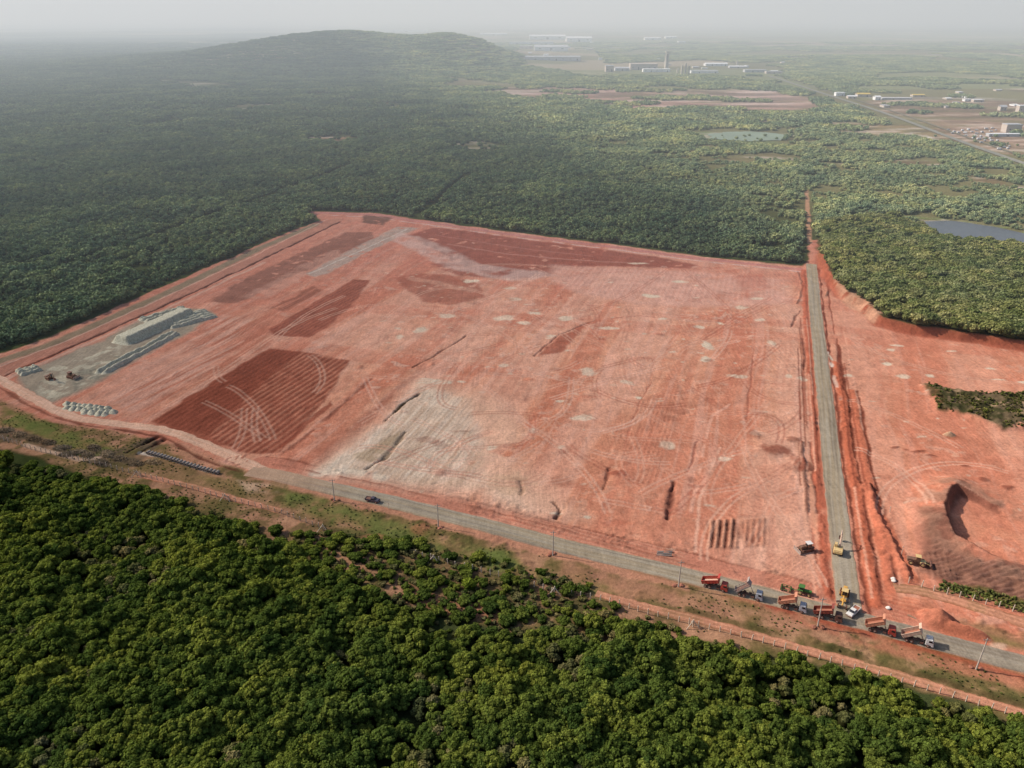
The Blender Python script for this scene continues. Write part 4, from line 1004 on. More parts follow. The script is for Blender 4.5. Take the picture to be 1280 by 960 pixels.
SCRUB = W([(60,585),(215,622),(330,664),(400,668),(440,668),(500,676),(560,690),(620,700),(700,720),(770,742),(740,752),(820,775),(870,795),(960,818),(1040,846),(1000,846),(900,826),(830,806),(750,778),(712,772),(690,800),(600,804),(500,775),(440,738),(330,690),(200,634),(60,592)])
sx, sy = scatter(SCRUB, 2.5); dn = fbm(sx, sy, 10, 241, 3); bcount = 0
order = np.argsort(np.hypot(sx, sy))
bush_rest = []
for i in order:
    if dn[i] < .34 or seg_dist(sx[i:i+1], sy[i:i+1], TRACK_S2)[0][0] < 2.6 or seg_dist(sx[i:i+1], sy[i:i+1], TRACK_S1)[0][0] < 2.4: continue
    kk = 'green' if random.random() < .62 else 'dry'; j = random.randrange(len(BUSH[kk]))
    if bcount >= 295: bush_rest.append((sx[i], sy[i], gz(sx[i], sy[i])-.05, j+(0 if kk == 'green' else 3), random.uniform(.7, 1.25), 0.0)); continue
    o = link('bush', BUSH[kk][j]); o.location = (sx[i], sy[i], gz(sx[i], sy[i])-.05); o.rotation_euler.z = random.uniform(0, 6.28)
    s = random.uniform(.7, 1.25); o.scale = (s, s, s*random.uniform(.8, 1.1)); tag(o, BL[kk][j], 'bush', 'bushes of the scrub'); bcount += 1
print('bushes', bcount, len(bush_rest))
if bush_rest: gn_scatter('scrub', bush_rest, BUSH['green']+BUSH['dry'], 'remaining thick scrub between the verge and the near wood', 'scrub')
m = bush_mesh('bush', LEAF_Y, 2.5, 2.9, 1400, .22, 9); x, y = at(587, 736); o = link('bush', m); o.location = (x, y, 0)
tag(o, 'bright yellow green rounded bush standing alone below the verge', 'bush')
# low tufts on the grass bands and verge (nobody could count them)
TUFT = [bush_mesh('tuft_%d' % i, mt, .42, .35, 60, .13, 3) for i, mt in enumerate([LEAF_TUFT, LEAF_DRY, LEAF_DRY])]
vx_, vy_ = scatter(VERGE, 1.7); dn = fbm(vx_, vy_, 9, 243, 4)
ok = (dn > .49) & in_view(vx_, vy_, 0, 20, 20)[0]
for P, w in ((ROAD_MAIN, 6.0), (TRACK_S1, 2.4), (TRACK_S2, 2.6), (TRACK_W, 4)): ok &= seg_dist(vx_, vy_, P)[0] > w
vx_, vy_ = vx_[ok], vy_[ok]; zz = gz_arr(vx_, vy_)
tp = [(vx_[i], vy_[i], zz[i]-.05, random.randrange(3), random.uniform(.35, 1.0), random.uniform(0, 6.28)) for i in range(len(vx_))]
gstrip = W([(1178,728),(1230,738),(1290,757),(1340,775),(1340,790),(1290,770),(1220,750),(1170,737)])
vx_, vy_ = scatter(gstrip, 1.0); zz = gz_arr(vx_, vy_); tp += [(vx_[i], vy_[i], zz[i]-.05, random.choice([0, 0, 1]), random.uniform(.9, 2.0), random.uniform(0, 6.28)) for i in range(len(vx_))]
gdark = W([(1152,482),(1215,494),(1290,494),(1290,536),(1250,537),(1172,512)])
vx_, vy_ = scatter(gdark, 1.6); kp = fbm(vx_, vy_, 6, 250, 3) > .5; vx_, vy_ = vx_[kp], vy_[kp]; zz = gz_arr(vx_, vy_)
tp += [(vx_[i], vy_[i], zz[i]-.05, random.choice([0, 1, 2]), random.uniform(.9, 2.2), random.uniform(0, 6.28)) for i in range(len(vx_))]
gn_scatter('undergrowth', tp, TUFT, 'low weeds and grass tufts over the verges', 'undergrowth'); print('tufts', len(tp))
# uprooted brush in heaps at the far left of the verge
def brush_mesh(seed):
    n = 520; a = rng.uniform(0, 6.28, n); r = np.sqrt(rng.random(n)); c = np.stack([np.cos(a)*r*3.2, np.sin(a)*r*1.6, rng.random(n)*1.3*(1-r*.8)], 1)
    d = rng.normal(size=(n, 3)); d[:, 2] *= .35; d /= np.linalg.norm(d, axis=1)[:, None]; l = rng.uniform(.4, 1.1, n)[:, None]
    s = np.cross(d, rng.normal(size=(n, 3))); s /= np.linalg.norm(s, axis=1)[:, None]; s *= .06
    v = np.stack([c-d*l-s, c-d*l+s, c+d*l+s*.4, c+d*l-s*.4], 1).reshape(-1, 3)
    return grid_mesh('brush_pile', v, np.arange(4*n).reshape(n, 4), BRUSH, np.repeat(rng.uniform(.2, 1, 4*n)[:, None], 3, 1))
BRUSH = leaf_mat('dead_brush', (120, 104, 86), (140, 120, 98), (156, 136, 112), transl=0)
bms = [brush_mesh(i) for i in range(3)]
for k, q in enumerate([(6,538),(24,543),(42,549),(60,553),(78,560),(98,566),(118,560),(134,568),(150,574),(128,580),(170,580),(192,578),(110,570),(86,568)]):
    x, y = at(*q); o = link('brush_pile', bms[k % 3]); o.location = (x, y, gz(x, y)); o.rotation_euler.z = random.uniform(-.9, .3)
    tag(o, 'grey heap of uprooted brush lying beside the fence', 'brush pile', 'brush piles beside the fence')
# ------------------------------------------------------------------ mesh builder for made things
import bmesh
class MB:
    def __init__(s): s.b = bmesh.new()
    def box(s, lo, hi, bev=0.0, rot=None, top=None, mat=0):
        """box from corner to corner; top = (x0, x1, y-inset) reshapes the upper face; rot = (angle, axis, pivot)"""
        x0, y0, z0 = lo; x1, y1, z1 = hi
        if top: a, b, c = top; T4 = [(a, y0+c, z1), (b, y0+c, z1), (b, y1-c, z1), (a, y1-c, z1)]
        else: T4 = [(x0, y0, z1), (x1, y0, z1), (x1, y1, z1), (x0, y1, z1)]
        vs = [s.b.verts.new(p) for p in [(x0, y0, z0), (x1, y0, z0), (x1, y1, z0), (x0, y1, z0)]+T4]
        fs = [s.b.faces.new([vs[i] for i in f]) for f in ((0,3,2,1), (4,5,6,7), (0,1,5,4), (1,2,6,5), (2,3,7,6), (3,0,4,7))]
        for f in fs: f.material_index = mat
        if bev:
            es = list({e for f in fs for e in f.edges}); r = bmesh.ops.bevel(s.b, geom=es, offset=bev, segments=1, affect='EDGES'); vs = list({v for f in r['faces'] for v in f.verts} | {v for v in vs if v.is_valid})
        if rot: bmesh.ops.rotate(s.b, verts=[v for v in vs if v.is_valid], cent=rot[2], matrix=Matrix.Rotation(rot[0], 3, rot[1]))
        return s
    def tube(s, p0, p1, r0, r1=None, n=10, caps=True):
        r1 = r0 if r1 is None else r1; p0 = Vector(p0); p1 = Vector(p1); d = (p1-p0).normalized(); u = d.orthogonal().normalized(); w = d.cross(u)
        a = [[s.b.verts.new(c+u*math.cos(2*math.pi*i/n)*r+w*math.sin(2*math.pi*i/n)*r) for i in range(n)] for c, r in ((p0, r0), (p1, r1))]
        for i in range(n): s.b.faces.new((a[0][i], a[0][(i+1) % n], a[1][(i+1) % n], a[1][i]))
        if caps: s.b.faces.new(a[0][::-1]); s.b.faces.new(a[1])
        return s
    def prism(s, prof, y0, y1, rot=None):
        """outline in the xz plane drawn out along y"""
        a = [s.b.verts.new((x, y0, z)) for x, z in prof]; b = [s.b.verts.new((x, y1, z)) for x, z in prof]; n = len(prof)
        s.b.faces.new(a); s.b.faces.new(b[::-1])
        for i in range(n): s.b.faces.new((a[i], b[i], b[(i+1) % n], a[(i+1) % n]))
        if rot: bmesh.ops.rotate(s.b, verts=a+b, cent=rot[2], matrix=Matrix.Rotation(rot[0], 3, rot[1]))
        return s
    def build(s, name, mat, parent=None, rot=None):
        if rot: bmesh.ops.rotate(s.b, verts=s.b.verts[:], cent=rot[2], matrix=Matrix.Rotation(rot[0], 3, rot[1]))
        bmesh.ops.recalc_face_normals(s.b, faces=s.b.faces[:])
        me = bpy.data.meshes.new(name); s.b.to_mesh(me); s.b.free(); me.materials.append(MAT[mat] if isinstance(mat, str) else mat)
        return link(name, me, parent)
def wheel(parent, x, y, r, w, hub='hub'):
    o = MB().tube((x, y-w/2, r), (x, y+w/2, r), r, n=18).build('wheel', 'tyre', parent)
    s = 1 if y > 0 else -1
    MB().tube((x, y+s*w/2, r), (x, y+s*(w/2+.04), r), r*.55, r*.4, n=14).build('rim', hub, o)
def heading(p, q):
    a = at(*p); b = at(*q); return math.atan2(b[1]-a[1], b[0]-a[0])
RD = heading((960,745), (1176,803))

# ---- tipper trucks with raised bodies
def tipper(px_, cab, bed, tilt, label, inner='bed_inside', open_frame=False, rz=RD):
    x, y = at(*px_); r = empty('tipper_truck', (x, y, .10), rz); r.scale = (.88, .88, .88)
    MB().box((-3.9,-.45,.85), (2.6,-.25,1.08)).box((-3.9,.25,.85), (2.6,.45,1.08)).box((-3.7,-.25,.88), (-3.5,.25,1.05)).box((-1,-.25,.88), (-.8,.25,1.05)).box((.4,-1.05,.55), (1.3,-.5,1.0)).tube((-.4,.8,.75), (.5,.8,.75), .3).build('chassis', 'chassis', r)
    for xx in (-3.0, -1.7):
        for yy in (-1.02, 1.02): wheel(r, xx, yy, .50, .52)
    for xx in (2.55,):
        for yy in (-1.08, 1.08): wheel(r, xx, yy, .50, .32)
    c = MB().box((1.75,-1.2,.75), (3.85,1.2,1.75), .05).box((1.75,-1.2,1.752), (3.85,1.2,2.75), .06, top=(1.8, 3.5, .10)).box((3.3,-1.22,.45), (3.95,1.22,.80), .03).build('cab', cab, r)
    MB().prism([(3.87,1.80), (3.60,2.62), (3.64,2.62), (3.92,1.80)], -1.0, 1.0).build('windscreen', 'glass', c)
    for s in (-1, 1):
        MB().box((2.5, s*1.17 if s > 0 else -1.215, 1.82), (3.5, 1.215 if s > 0 else -1.17, 2.45), top=(2.5, 3.35, 0)).build('side_window', 'glass', c)
        MB().box((3.955, s*.95-.14, .55), (3.99, s*.95+.14, .72)).build('headlight', 'lamp_glass', c)
        MB().box((3.6, s*1.3-.08, 1.7), (3.7, s*1.3+.08, 2.2)).build('mirror', 'chassis', c)
    MB().box((3.86,-.7,.95), (3.90,.7,1.5)).build('grille', 'chassis', c)
    MB().box((1.9,-.6,2.74), (2.9,.6,2.84), .03).build('roof_hatch', cab, c)
    # tipping body, hinged at the tail
    piv = (-3.8, 0, 1.15); rt = (-R(tilt), 'Y', piv); L0, L1 = -4.1, 1.35; z = 1.15
    b = MB()
    if open_frame:
        b.box((L0,-1.2,z), (L1,1.2,z+.12))
        for s in (-1.2, 1.12):
            b.box((L0,s,z+.95), (L1,s+.08,z+1.08)); b.box((L0,s,z+.12), (L1,s+.08,z+.45))
            for k in range(5): b.box((L0+k*1.3,s-.001,z+.12), (L0+.1+k*1.3,s+.081,z+1.0))
    else:
        b.box((L0,-1.2,z), (L1,1.2,z+.12)).box((L0,-1.25,z+.12), (L1,-1.17,z+1.25)).box((L0,1.17,z+.12), (L1,1.25,z+1.25))
        b.box((L0,-1.29,z+1.17), (L1,-1.14,z+1.27)).box((L0,1.14,z+1.17), (L1,1.29,z+1.27))
        for k in range(6):
            for s in (-1.31, 1.25): b.box((L0+.25+k*1.0,s,z+.05), (L0+.37+k*1.0,s+.06,z+1.16))
    bd = b.build('tipping_body', bed, r, rot=rt)
    MB().box((L0+.03,-1.165,z+.125), (L1-.02,1.165,z+.16)).build('bed_floor', inner, bd, rot=rt)
    MB().box((L1,-1.25,z), (L1+.08,1.25,z+1.95)).box((L1,-1.25,z+1.951), (L1+.75,1.25,z+2.02)).build('headboard', bed, bd, rot=rt)
    MB().box((L0-.07,-1.2,z), (L0-.005,1.2,z+1.1), rot=(R(-10), 'Y', (L0, 0, z+1.1))).build('tailgate', bed, bd, rot=rt)
    top = Vector((.9, 0, z)); top = Matrix.Rotation(-R(tilt), 3, 'Y') @ (top-Vector(piv))+Vector(piv)
    MB().tube((1.3,0,1.0), (1.3*.5+top.x*.5, 0, .5+top.z*.5), .13).tube((1.3*.5+top.x*.5, 0, .5+top.z*.5), tuple(top), .09).build('hydraulic_ram', 'hub', r)
    tag(r, label, 'truck', 'tipper trucks parked on the gravel road'); return r
tipper((894,735), 'red_paint', 'red_paint', 20, 'red tipper truck furthest up the road, red cab and red body', inner='cream_bed')
tipper((937,746), 'silver_paint', 'grey_bed', 44, 'silver tipper truck with its grey open sided body raised steeply', open_frame=True, inner='chassis')
tipper((991,761), 'silver_paint', 'orange_bed', 28, 'tipper truck with silver blue cab and dusty orange body')
tipper((1035,773), 'chassis', 'dark_red_paint', 20, 'tipper truck with dark cab and deep red body beside a pole')
tipper((1101,790), 'red_paint', 'orange_bed', 32, 'tipper truck with red cab and raised pale orange body')
tipper((1147,803), 'white_paint', 'cream_bed', 36, 'white tipper truck with raised cream body, last in the line')

# ---- pickups
def pickup(px_, rz, col, label, bedc):
    x, y = at(*px_); r = empty('pickup_truck', (x, y, .10), rz)
    b = MB().box((-2.5,-.88,.45), (2.45,.88,.95), .07).box((1.0,-.84,.952), (2.38,.84,1.10), .05, top=(1.0, 2.3, .04))
    b.box((-2.5,-.88,.952), (-.45,-.78,1.12)).box((-2.5,.78,.952), (-.45,.88,1.12)).box((-2.5,-.775,.952), (-2.42,.775,1.12))
    bd = b.build('body', col, r)
    c = MB().box((-.45,-.80,.954), (1.25,.80,1.62), .05, top=(-.35, .65, .14)).build('cab', col, r)
    MB().prism([(1.27,1.12), (.77,1.56), (.83,1.57), (1.33,1.12)], -.66, .66).build('windscreen', 'glass', c)
    MB().box((-.46,-.6,1.15), (-.40,.6,1.5), top=(-.40,-.36,.1)).build('rear_window', 'glass', c)
    for s in (-1, 1):
        MB().prism([(-.25,1.16), (1.0,1.16), (.65,1.52), (-.22,1.52)], s*.745-.012, s*.745+.06*s if s > 0 else -.745+.012-.07).build('side_window', 'glass', c)
        MB().box((2.44,s*.62-.16,.68), (2.48,s*.62+.16,.85)).build('headlight', 'lamp_glass', bd)
    MB().box((-2.41,-.77,.955), (-.46,.77,.98)).build('load_bed', bedc, r)
    MB().box((2.42,-.86,.4), (2.56,.86,.6), .03).build('bumper', 'chassis', r)
    for xx in (-1.5, 1.6):
        for yy in (-.8, .8): wheel(r, xx, yy, .37, .24)
    tag(r, label, 'pickup truck'); return r
pickup((466,627), heading((430,616), (500,630)), 'dark_blue_paint', 'dark blue pickup driving alone along the gravel road', 'chassis')
pickup((1066,767), heading((1078,756), (1056,776)), 'white_paint', 'white pickup parked at the road junction beside the yellow grader', 'bed_inside')

# ---- tracked and wheeled machines
def tracks(r, x0, x1, w, tw, h):
    for s in (-1, 1):
        y0, y1 = (w/2-tw, w/2) if s > 0 else (-w/2, -w/2+tw)
        o = MB().prism([(x0+.3,0), (x1-.3,0), (x1,h*.35), (x1,h*.65), (x1-.3,h), (x0+.3,h), (x0,h*.65), (x0,h*.35)], y0, y1).build('track', 'tyre', r)
        m = MB()
        for k in range(5): m.tube((x0+.5+k*(x1-x0-1)/4, s*w/2, h*.35), (x0+.5+k*(x1-x0-1)/4, s*(w/2+.05), h*.35), h*.25, n=10)
        m.build('roller', 'chassis', o)
def excavator(px_, rz, col, label, boomc, s=1.0, swing=0, reach=1.0, name='excavator'):
    x, y = at(*px_); r = empty(name, (x, y, gz(x, y)+.02), rz); r.scale = (s, s, s)
    tracks(r, -2.0, 2.0, 2.9, .6, .85)
    MB().box((-1.2,-.8,.4), (1.2,.8,.95)).tube((0,0,.9), (0,0,1.05), .7).build('undercarriage', 'chassis', r)
    h = MB().box((-2.4,-1.35,1.05), (1.2,1.35,1.75), .06).box((-2.35,-1.3,1.752), (-.6,1.3,2.15), .08).box((-2.75,-1.2,1.1), (-2.41,1.2,2.0), .08).build('engine_house', col, r)
    c = MB().box((-.35,.35,1.752), (1.35,1.33,3.0), .05, top=(-.3, 1.05, .06)).build('cab', col, r)
    MB().prism([(1.37,1.85), (1.10,2.9), (1.14,2.9), (1.42,1.85)], .45, 1.23).build('windscreen', 'glass', c)
    MB().box((-.15,1.31,2.1), (1.0,1.345,2.8)).build('side_window', 'glass', c)
    bm_ = MB()
    for a, b, w0, w1 in (((.9,-.35,1.7), (3.2*reach,-.35,4.6), .30, .26), ((3.2*reach,-.35,4.6), (5.4*reach,-.35,4.9), .26, .18)): bm_.tube(a, b, w0, w1, n=6)
    bm_.build('boom', boomc, r)
    MB().tube((5.4*reach,-.35,4.9), (6.2*reach,-.35,2.2), .18, .14, n=6).build('stick', boomc, r)
    MB().prism([(6.0*reach,2.3), (6.6*reach,2.1), (6.9*reach,1.4), (6.4*reach,1.0), (5.8*reach,1.1), (6.2*reach,1.6)], -.85, .15).build('bucket', 'chassis', r)
    MB().tube((1.3,-.35,1.5), (2.6*reach,-.35,3.5), .10, n=8).tube((2.9*reach,-.35,5.0), (4.9*reach,-.35,5.5), .09, n=8).build('hydraulic_ram', 'hub', r)
    tag(r, label, 'excavator'); return r
excavator((1047,690), heading((1047,690), (1049,670)), 'pale_yellow', 'cream excavator on the access road with its boom stretched uphill', 'cream_bed', .95)
excavator((62,474), heading((55,470), (70,476)), 'dark_machine', 'small dark excavator at the west of the rubble yard', 'dark_machine', .8)
def dozer(px_, rz, col, label, s=1.0, roof='white_paint'):
    x, y = at(*px_); r = empty('bulldozer', (x, y, gz(x, y)+.02), rz); r.scale = (s, s, s)
    tracks(r, -1.9, 1.9, 2.5, .5, 1.0)
    MB().box((-1.7,-.7,.6), (1.9,.7,1.1)).box((.1,-.55,1.102), (2.0,.55,1.9), .06).build('hull', col, r)
    c = MB().box((-1.5,-.75,1.102), (.0,.75,2.6), .05, top=(-1.4,-.1,.08)).build('cab', col, r)
    MB().box((-1.65,-.85,2.602), (.15,.85,2.72), .03).build('roof', roof, c)
    MB().box((.003,-.6,1.7), (.03,.6,2.5), top=(-.08,-.06,.05)).build('windscreen', 'glass', c)
    MB().tube((1.2,.3,1.9), (1.2,.3,2.6), .07).build('exhaust', 'chassis', r)
    MB().prism([(2.9,.0), (3.1,.1), (2.95,.6), (3.1,1.25), (2.95,1.3), (2.75,.6)], -1.75, 1.75).build('blade', 'hub', r)
    MB().box((.5,-1.45,.45), (2.85,-1.3,.65)).box((.5,1.3,.45), (2.85,1.45,.65)).build('push_arm', col, r)
    MB().box((-2.7,-.4,.5), (-1.9,.4,.8)).prism([(-2.7,.8), (-2.5,.8), (-2.75,.0)], -.1, .1).build('ripper', 'chassis', r)
    tag(r, label, 'bulldozer'); return r
dozer((1007,688), heading((1018,687), (996,691)), 'dark_machine', 'dark bulldozer with white roof working left of the access road', 1.0)
dozer((90,472), heading((80,470), (100,474)), 'dark_machine', 'dark bulldozer beside the grey stockpile in the rubble yard', 1.0, 'chassis')

def grader(px_, rz, label):
    x, y = at(*px_); r = empty('motor_grader', (x, y, .1), rz)
    MB().box((-3.8,-.55,1.0), (-1.2,.55,2.0), .08).box((-3.9,-.9,.8), (-1.3,.9,1.0)).build('engine_hood', 'yellow_paint', r)
    c = MB().box((-1.2,-.75,1.1), (.3,.75,2.95), .05, top=(-1.1,.2,.06)).build('cab', 'yellow_paint', r)
    MB().box((-1.3,-.85,2.952), (.4,.85,3.06), .03).build('roof', 'pale_yellow', c)
    MB().box((.303,-.6,1.7), (.33,.6,2.8), top=(.21,.24,.05)).build('windscreen', 'glass', c)
    MB().tube((.2,0,1.5), (2.6,0,1.75), .22, n=6).tube((2.6,0,1.75), (4.0,0,1.1), .22, n=6).build('frame', 'yellow_paint', r)
    MB().box((3.7,-.9,.55), (3.9,.9,.75)).build('front_axle', 'chassis', r)
    MB().box((1.1,-1.9,.15), (1.25,1.9,.75), rot=(R(28), 'Z', (1.2, 0, .4))).build('blade', 'hub', r)
    MB().tube((1.2,0,.75), (1.2,0,.9), .75, n=20).build('turntable', 'yellow_paint', r)
    for xx in (-3.2, -1.8):
        for yy in (-1.05, 1.05): wheel(r, xx, yy, .65, .42, 'yellow_paint')
    for yy in (-1.05, 1.05): wheel(r, 3.8, yy, .65, .38, 'yellow_paint')
    tag(r, label, 'motor grader')
grader((1054,750), heading((1055,742), (1052,758)), 'yellow motor grader at the mouth of the access road')

def tractor(px_, rz, label):
    x, y = at(*px_); r = empty('tractor', (x, y, gz(x, y)+.03), rz)
    MB().box((.2,-.4,.9), (2.3,.4,1.55), .07).build('bonnet', 'green_paint', r)
    MB().box((-1.2,-.35,.6), (2.0,.35,.9)).build('chassis', 'chassis', r)
    c = MB().box((-1.1,-.7,1.0), (.25,.7,2.4), .04, top=(-1.0,.15,.06)).build('cab', 'green_paint', r)
    MB().box((-1.25,-.82,2.402), (.35,.82,2.52), .04).build('roof', 'green_paint', c)
    MB().box((.253,-.55,1.5), (.28,.55,2.3), top=(.19,.21,.04)).build('windscreen', 'glass', c)
    for s in (-1, 1): MB().box((-.9,s*.73-.02,1.5), (.1,s*.73+.02,2.25)).build('side_window', 'glass', c); MB().box((-1.4,s*.95-.2,1.55), (.0,s*.95+.2,1.63)).build('mudguard', 'green_paint', r)
    MB().tube((1.4,.2,1.55), (1.4,.2,2.2), .05).build('exhaust', 'chassis', r)
    for yy in (-.95, .95): wheel(r, -.65, yy, .78, .42, 'pale_yellow'); wheel(r, 1.75, yy*.88, .45, .28, 'pale_yellow')
    tag(r, label, 'tractor')
TR = heading((985,737), (1006,743))
tractor((1003,742), TR, 'green farm tractor standing beside the row of tipper trucks')
x, y = at(985, 737.5); r = empty('disc_harrow', (x, y, gz(x, y)+.02), TR)
MB().box((-1.9,-.06,.7), (3.2,.06,.82)).box((-1.9,-1.2,.6), (-1.78,1.2,.7)).box((.6,-1.2,.6), (.72,1.2,.7)).box((-1.9,-1.2,.6),(.7,-1.1,.69)).box((-1.9,1.1,.6),(.7,1.2,.69)).build('frame', 'green_paint', r)
for xx in (-1.8, .65):
    m = MB()
    for k in range(8): m.tube((xx, -1.1+k*.31, .32), (xx+.02, -1.06+k*.31, .32), .32, n=12)
    m.build('disc_gang', 'chassis', r)
for yy in (-.9, .9): wheel(r, -.5, yy, .35, .2)
tag(r, 'low disc harrow hitched behind the green tractor', 'disc harrow')

def loader(px_, rz, label, s=1.0):
    x, y = at(*px_); r = empty('wheel_loader', (x, y, gz(x, y)+.02), rz); r.scale = (s, s, s)
    MB().box((-3.0,-.8,.9), (-.6,.8,1.9), .1).box((-.6,-.7,.7), (.6,.7,1.2)).build('engine_hood', 'dark_machine', r)
    c = MB().box((-.8,-.75,1.202), (.6,.75,2.9), .05, top=(-.7,.5,.08)).build('cab', 'dark_machine', r)
    MB().box((-.9,-.85,2.902), (.7,.85,3.02), .03).build('roof', 'pale_yellow', c)
    MB().box((.603,-.6,1.7), (.63,.6,2.8), top=(.51,.54,.05)).build('windscreen', 'glass', c)
    MB().box((.6,-.9,.7), (2.2,.9,1.4), .06).build('front_frame', 'pale_yellow', r)
    for yy in (-.55, .55): MB().tube((1.4,yy,1.5), (3.6,yy,.7), .12, n=6).build('lift_arm', 'pale_yellow', r)
    MB().prism([(3.5,.2), (4.7,.15), (4.2,.3), (3.9,1.2), (3.6,1.3), (3.3,.7)], -1.4, 1.4).build('bucket', 'chassis', r)
    for xx in (-1.9, 1.4):
        for yy in (-1.05, 1.05): wheel(r, xx, yy, .75, .5, 'pale_yellow')
    tag(r, label, 'wheel loader')
loader((1146,706), heading((1136,704), (1160,709)), 'dusty dark wheel loader parked beside the dark spoil slope', .95)

# ---- lighting poles along the road
def pole(px_, h, label, base=True, lean=0.0):
    x, y = at(*px_)
    r = empty('utility_pole', (x, y, gz(x, y)-.05), 0); r.rotation_euler = (0, R(lean), 0)
    MB().tube((0,0,0), (0,0,h), .21, .12, n=10).build('shaft', 'pole', r)
    MB().box((-.9,-.06,h-.62), (.9,.06,h-.5)).build('crossarm', 'pole', r)
    for k in (-.75, 0, .75): MB().tube((k,0,h-.5 if k else h), (k,0,h-.28 if k else h+.2), .06, .04, n=8).build('insulator', 'insulator', r)
    tag(r, label, 'utility pole', 'poles along the gravel road'); return x, y
for p, h, lb, ln in [((1220,837), 10, 'pale concrete pole beside the road past the white truck', 1.5), ((1022,783), 9.5, 'pale concrete pole in front of the dark cabbed truck', -1), ((848,734), 9, 'slim concrete pole just before the first red truck', 0),
                 ((691,694), 9, 'slim pole halfway along the empty stretch of road', 0), ((548,659), 8.5, 'slim pole right of the dark blue pickup', 0), ((418,625), 8.5, 'slim pole left of the dark blue pickup, furthest away', 0)]:
    x, y = pole(p, h, lb, lean=ln)
    # loose clods dug out at the foot
    for k in range(3):
        a = random.uniform(0, 6.28); q = (x+math.cos(a)*1.3, y+math.sin(a)*.9)
        m = MB(); bmesh.ops.create_icosphere(m.b, subdivisions=2, radius=random.uniform(.35, .75))
        for v in m.b.verts: v.co *= random.uniform(.8, 1.15); v.co.z *= .6
        o = m.build('soil_clod', SOILPLAIN if 'SOILPLAIN' in globals() else 'bed_inside'); o.location = (*q, .15); tag(o, 'lump of dug red soil at the foot of a pole', 'soil clod', 'soil clods at the pole feet')
# marker stakes
for p, h, lb in [((486,636), 2.4, 'short stake at the roadside behind the dark pickup'), ((1127,692), 3.2, 'pale stake standing on the red bank by the loader'), ((1112,640), 2.2, 'thin stake on the far red bank')]:
    x, y = at(*p); o = MB().tube((0,0,0), (0,0,h), .09, .08, n=8).box((-.12,-.02,h-.35), (.12,.10,h-.02)).build('marker_stake', 'post'); o.location = (x, y, gz(x, y)); tag(o, lb, 'stake')
# sacks and boards lying about the junction
for p, lb in [((1116,725), 'white sack at the end of the long red ridge'), ((1110,761), 'white sack near the corner of the side road'), ((1117,727), 'second white sack at the end of the long ridge')]:
    x, y = at(*p); m = MB(); bmesh.ops.create_icosphere(m.b, subdivisions=3, radius=.6)
    for v in m.b.verts: v.co.z = v.co.z*.6+.05*math.sin(v.co.x*7); v.co.x *= 1.2
    o = m.build('sack', 'sack'); o.location = (x, y, gz(x, y)+.3); tag(o, lb, 'sack')
x, y = at(1141, 772); o = MB().box((-1.4,-.3,0), (1.4,.3,.12)).box((-1.2,-.2,.121), (1.0,.15,.22), .01).build('plank', 'timber'); o.location = (x, y, gz(x, y)+.05); o.rotation_euler.z = -.8; tag(o, 'pale planks lying before the earth heap', 'plank')
x, y = at(829, 692)
for k in range(3):
    o = MB().box((-2.3,-.22,0), (2.3,.22,.3), .03).build('concrete_beam', 'pipe'); o.location = (x+.3*k, y-1.1+k*.9, gz(x, y)+.03); o.rotation_euler.z = -.05+.04*k; tag(o, 'pale concrete beam lying beside the road', 'concrete beam', 'concrete beams beside the road')

# ---- concrete pipes laid out in a row beside the track
P0 = W([(186,567),(272,592)])
pm = MB()
n = 14; ring = []
for (rr, xx) in ((.62, -.75), (.62, .75), (.46, .75), (.46, -.75)): ring.append([pm.b.verts.new((xx, rr*math.cos(2*math.pi*i/n), .62+rr*math.sin(2*math.pi*i/n))) for i in range(n)])
for k in range(4):
    for i in range(n): pm.b.faces.new((ring[k][i], ring[k][(i+1) % n], ring[(k+1) % 4][(i+1) % n], ring[(k+1) % 4][i]))
pobj = pm.build('concrete_pipe', 'pipe'); pmesh = pobj.data
a0 = math.atan2(*(P0[1]-P0[0])[::-1]); cnt = 22
for k in range(cnt):
    o = pobj if k == 0 else bpy.data.objects.new('concrete_pipe', pmesh)
    if k: COL.objects.link(o)
    q = P0[0]+(P0[1]-P0[0])*k/(cnt-1); o.location = (q[0], q[1], gz(*q)); o.rotation_euler.z = a0+math.pi/2+random.uniform(-.1, .1)
    tag(o, 'short concrete pipe in the row beside the haul track', 'concrete pipe', 'concrete pipes in a row beside the haul track')

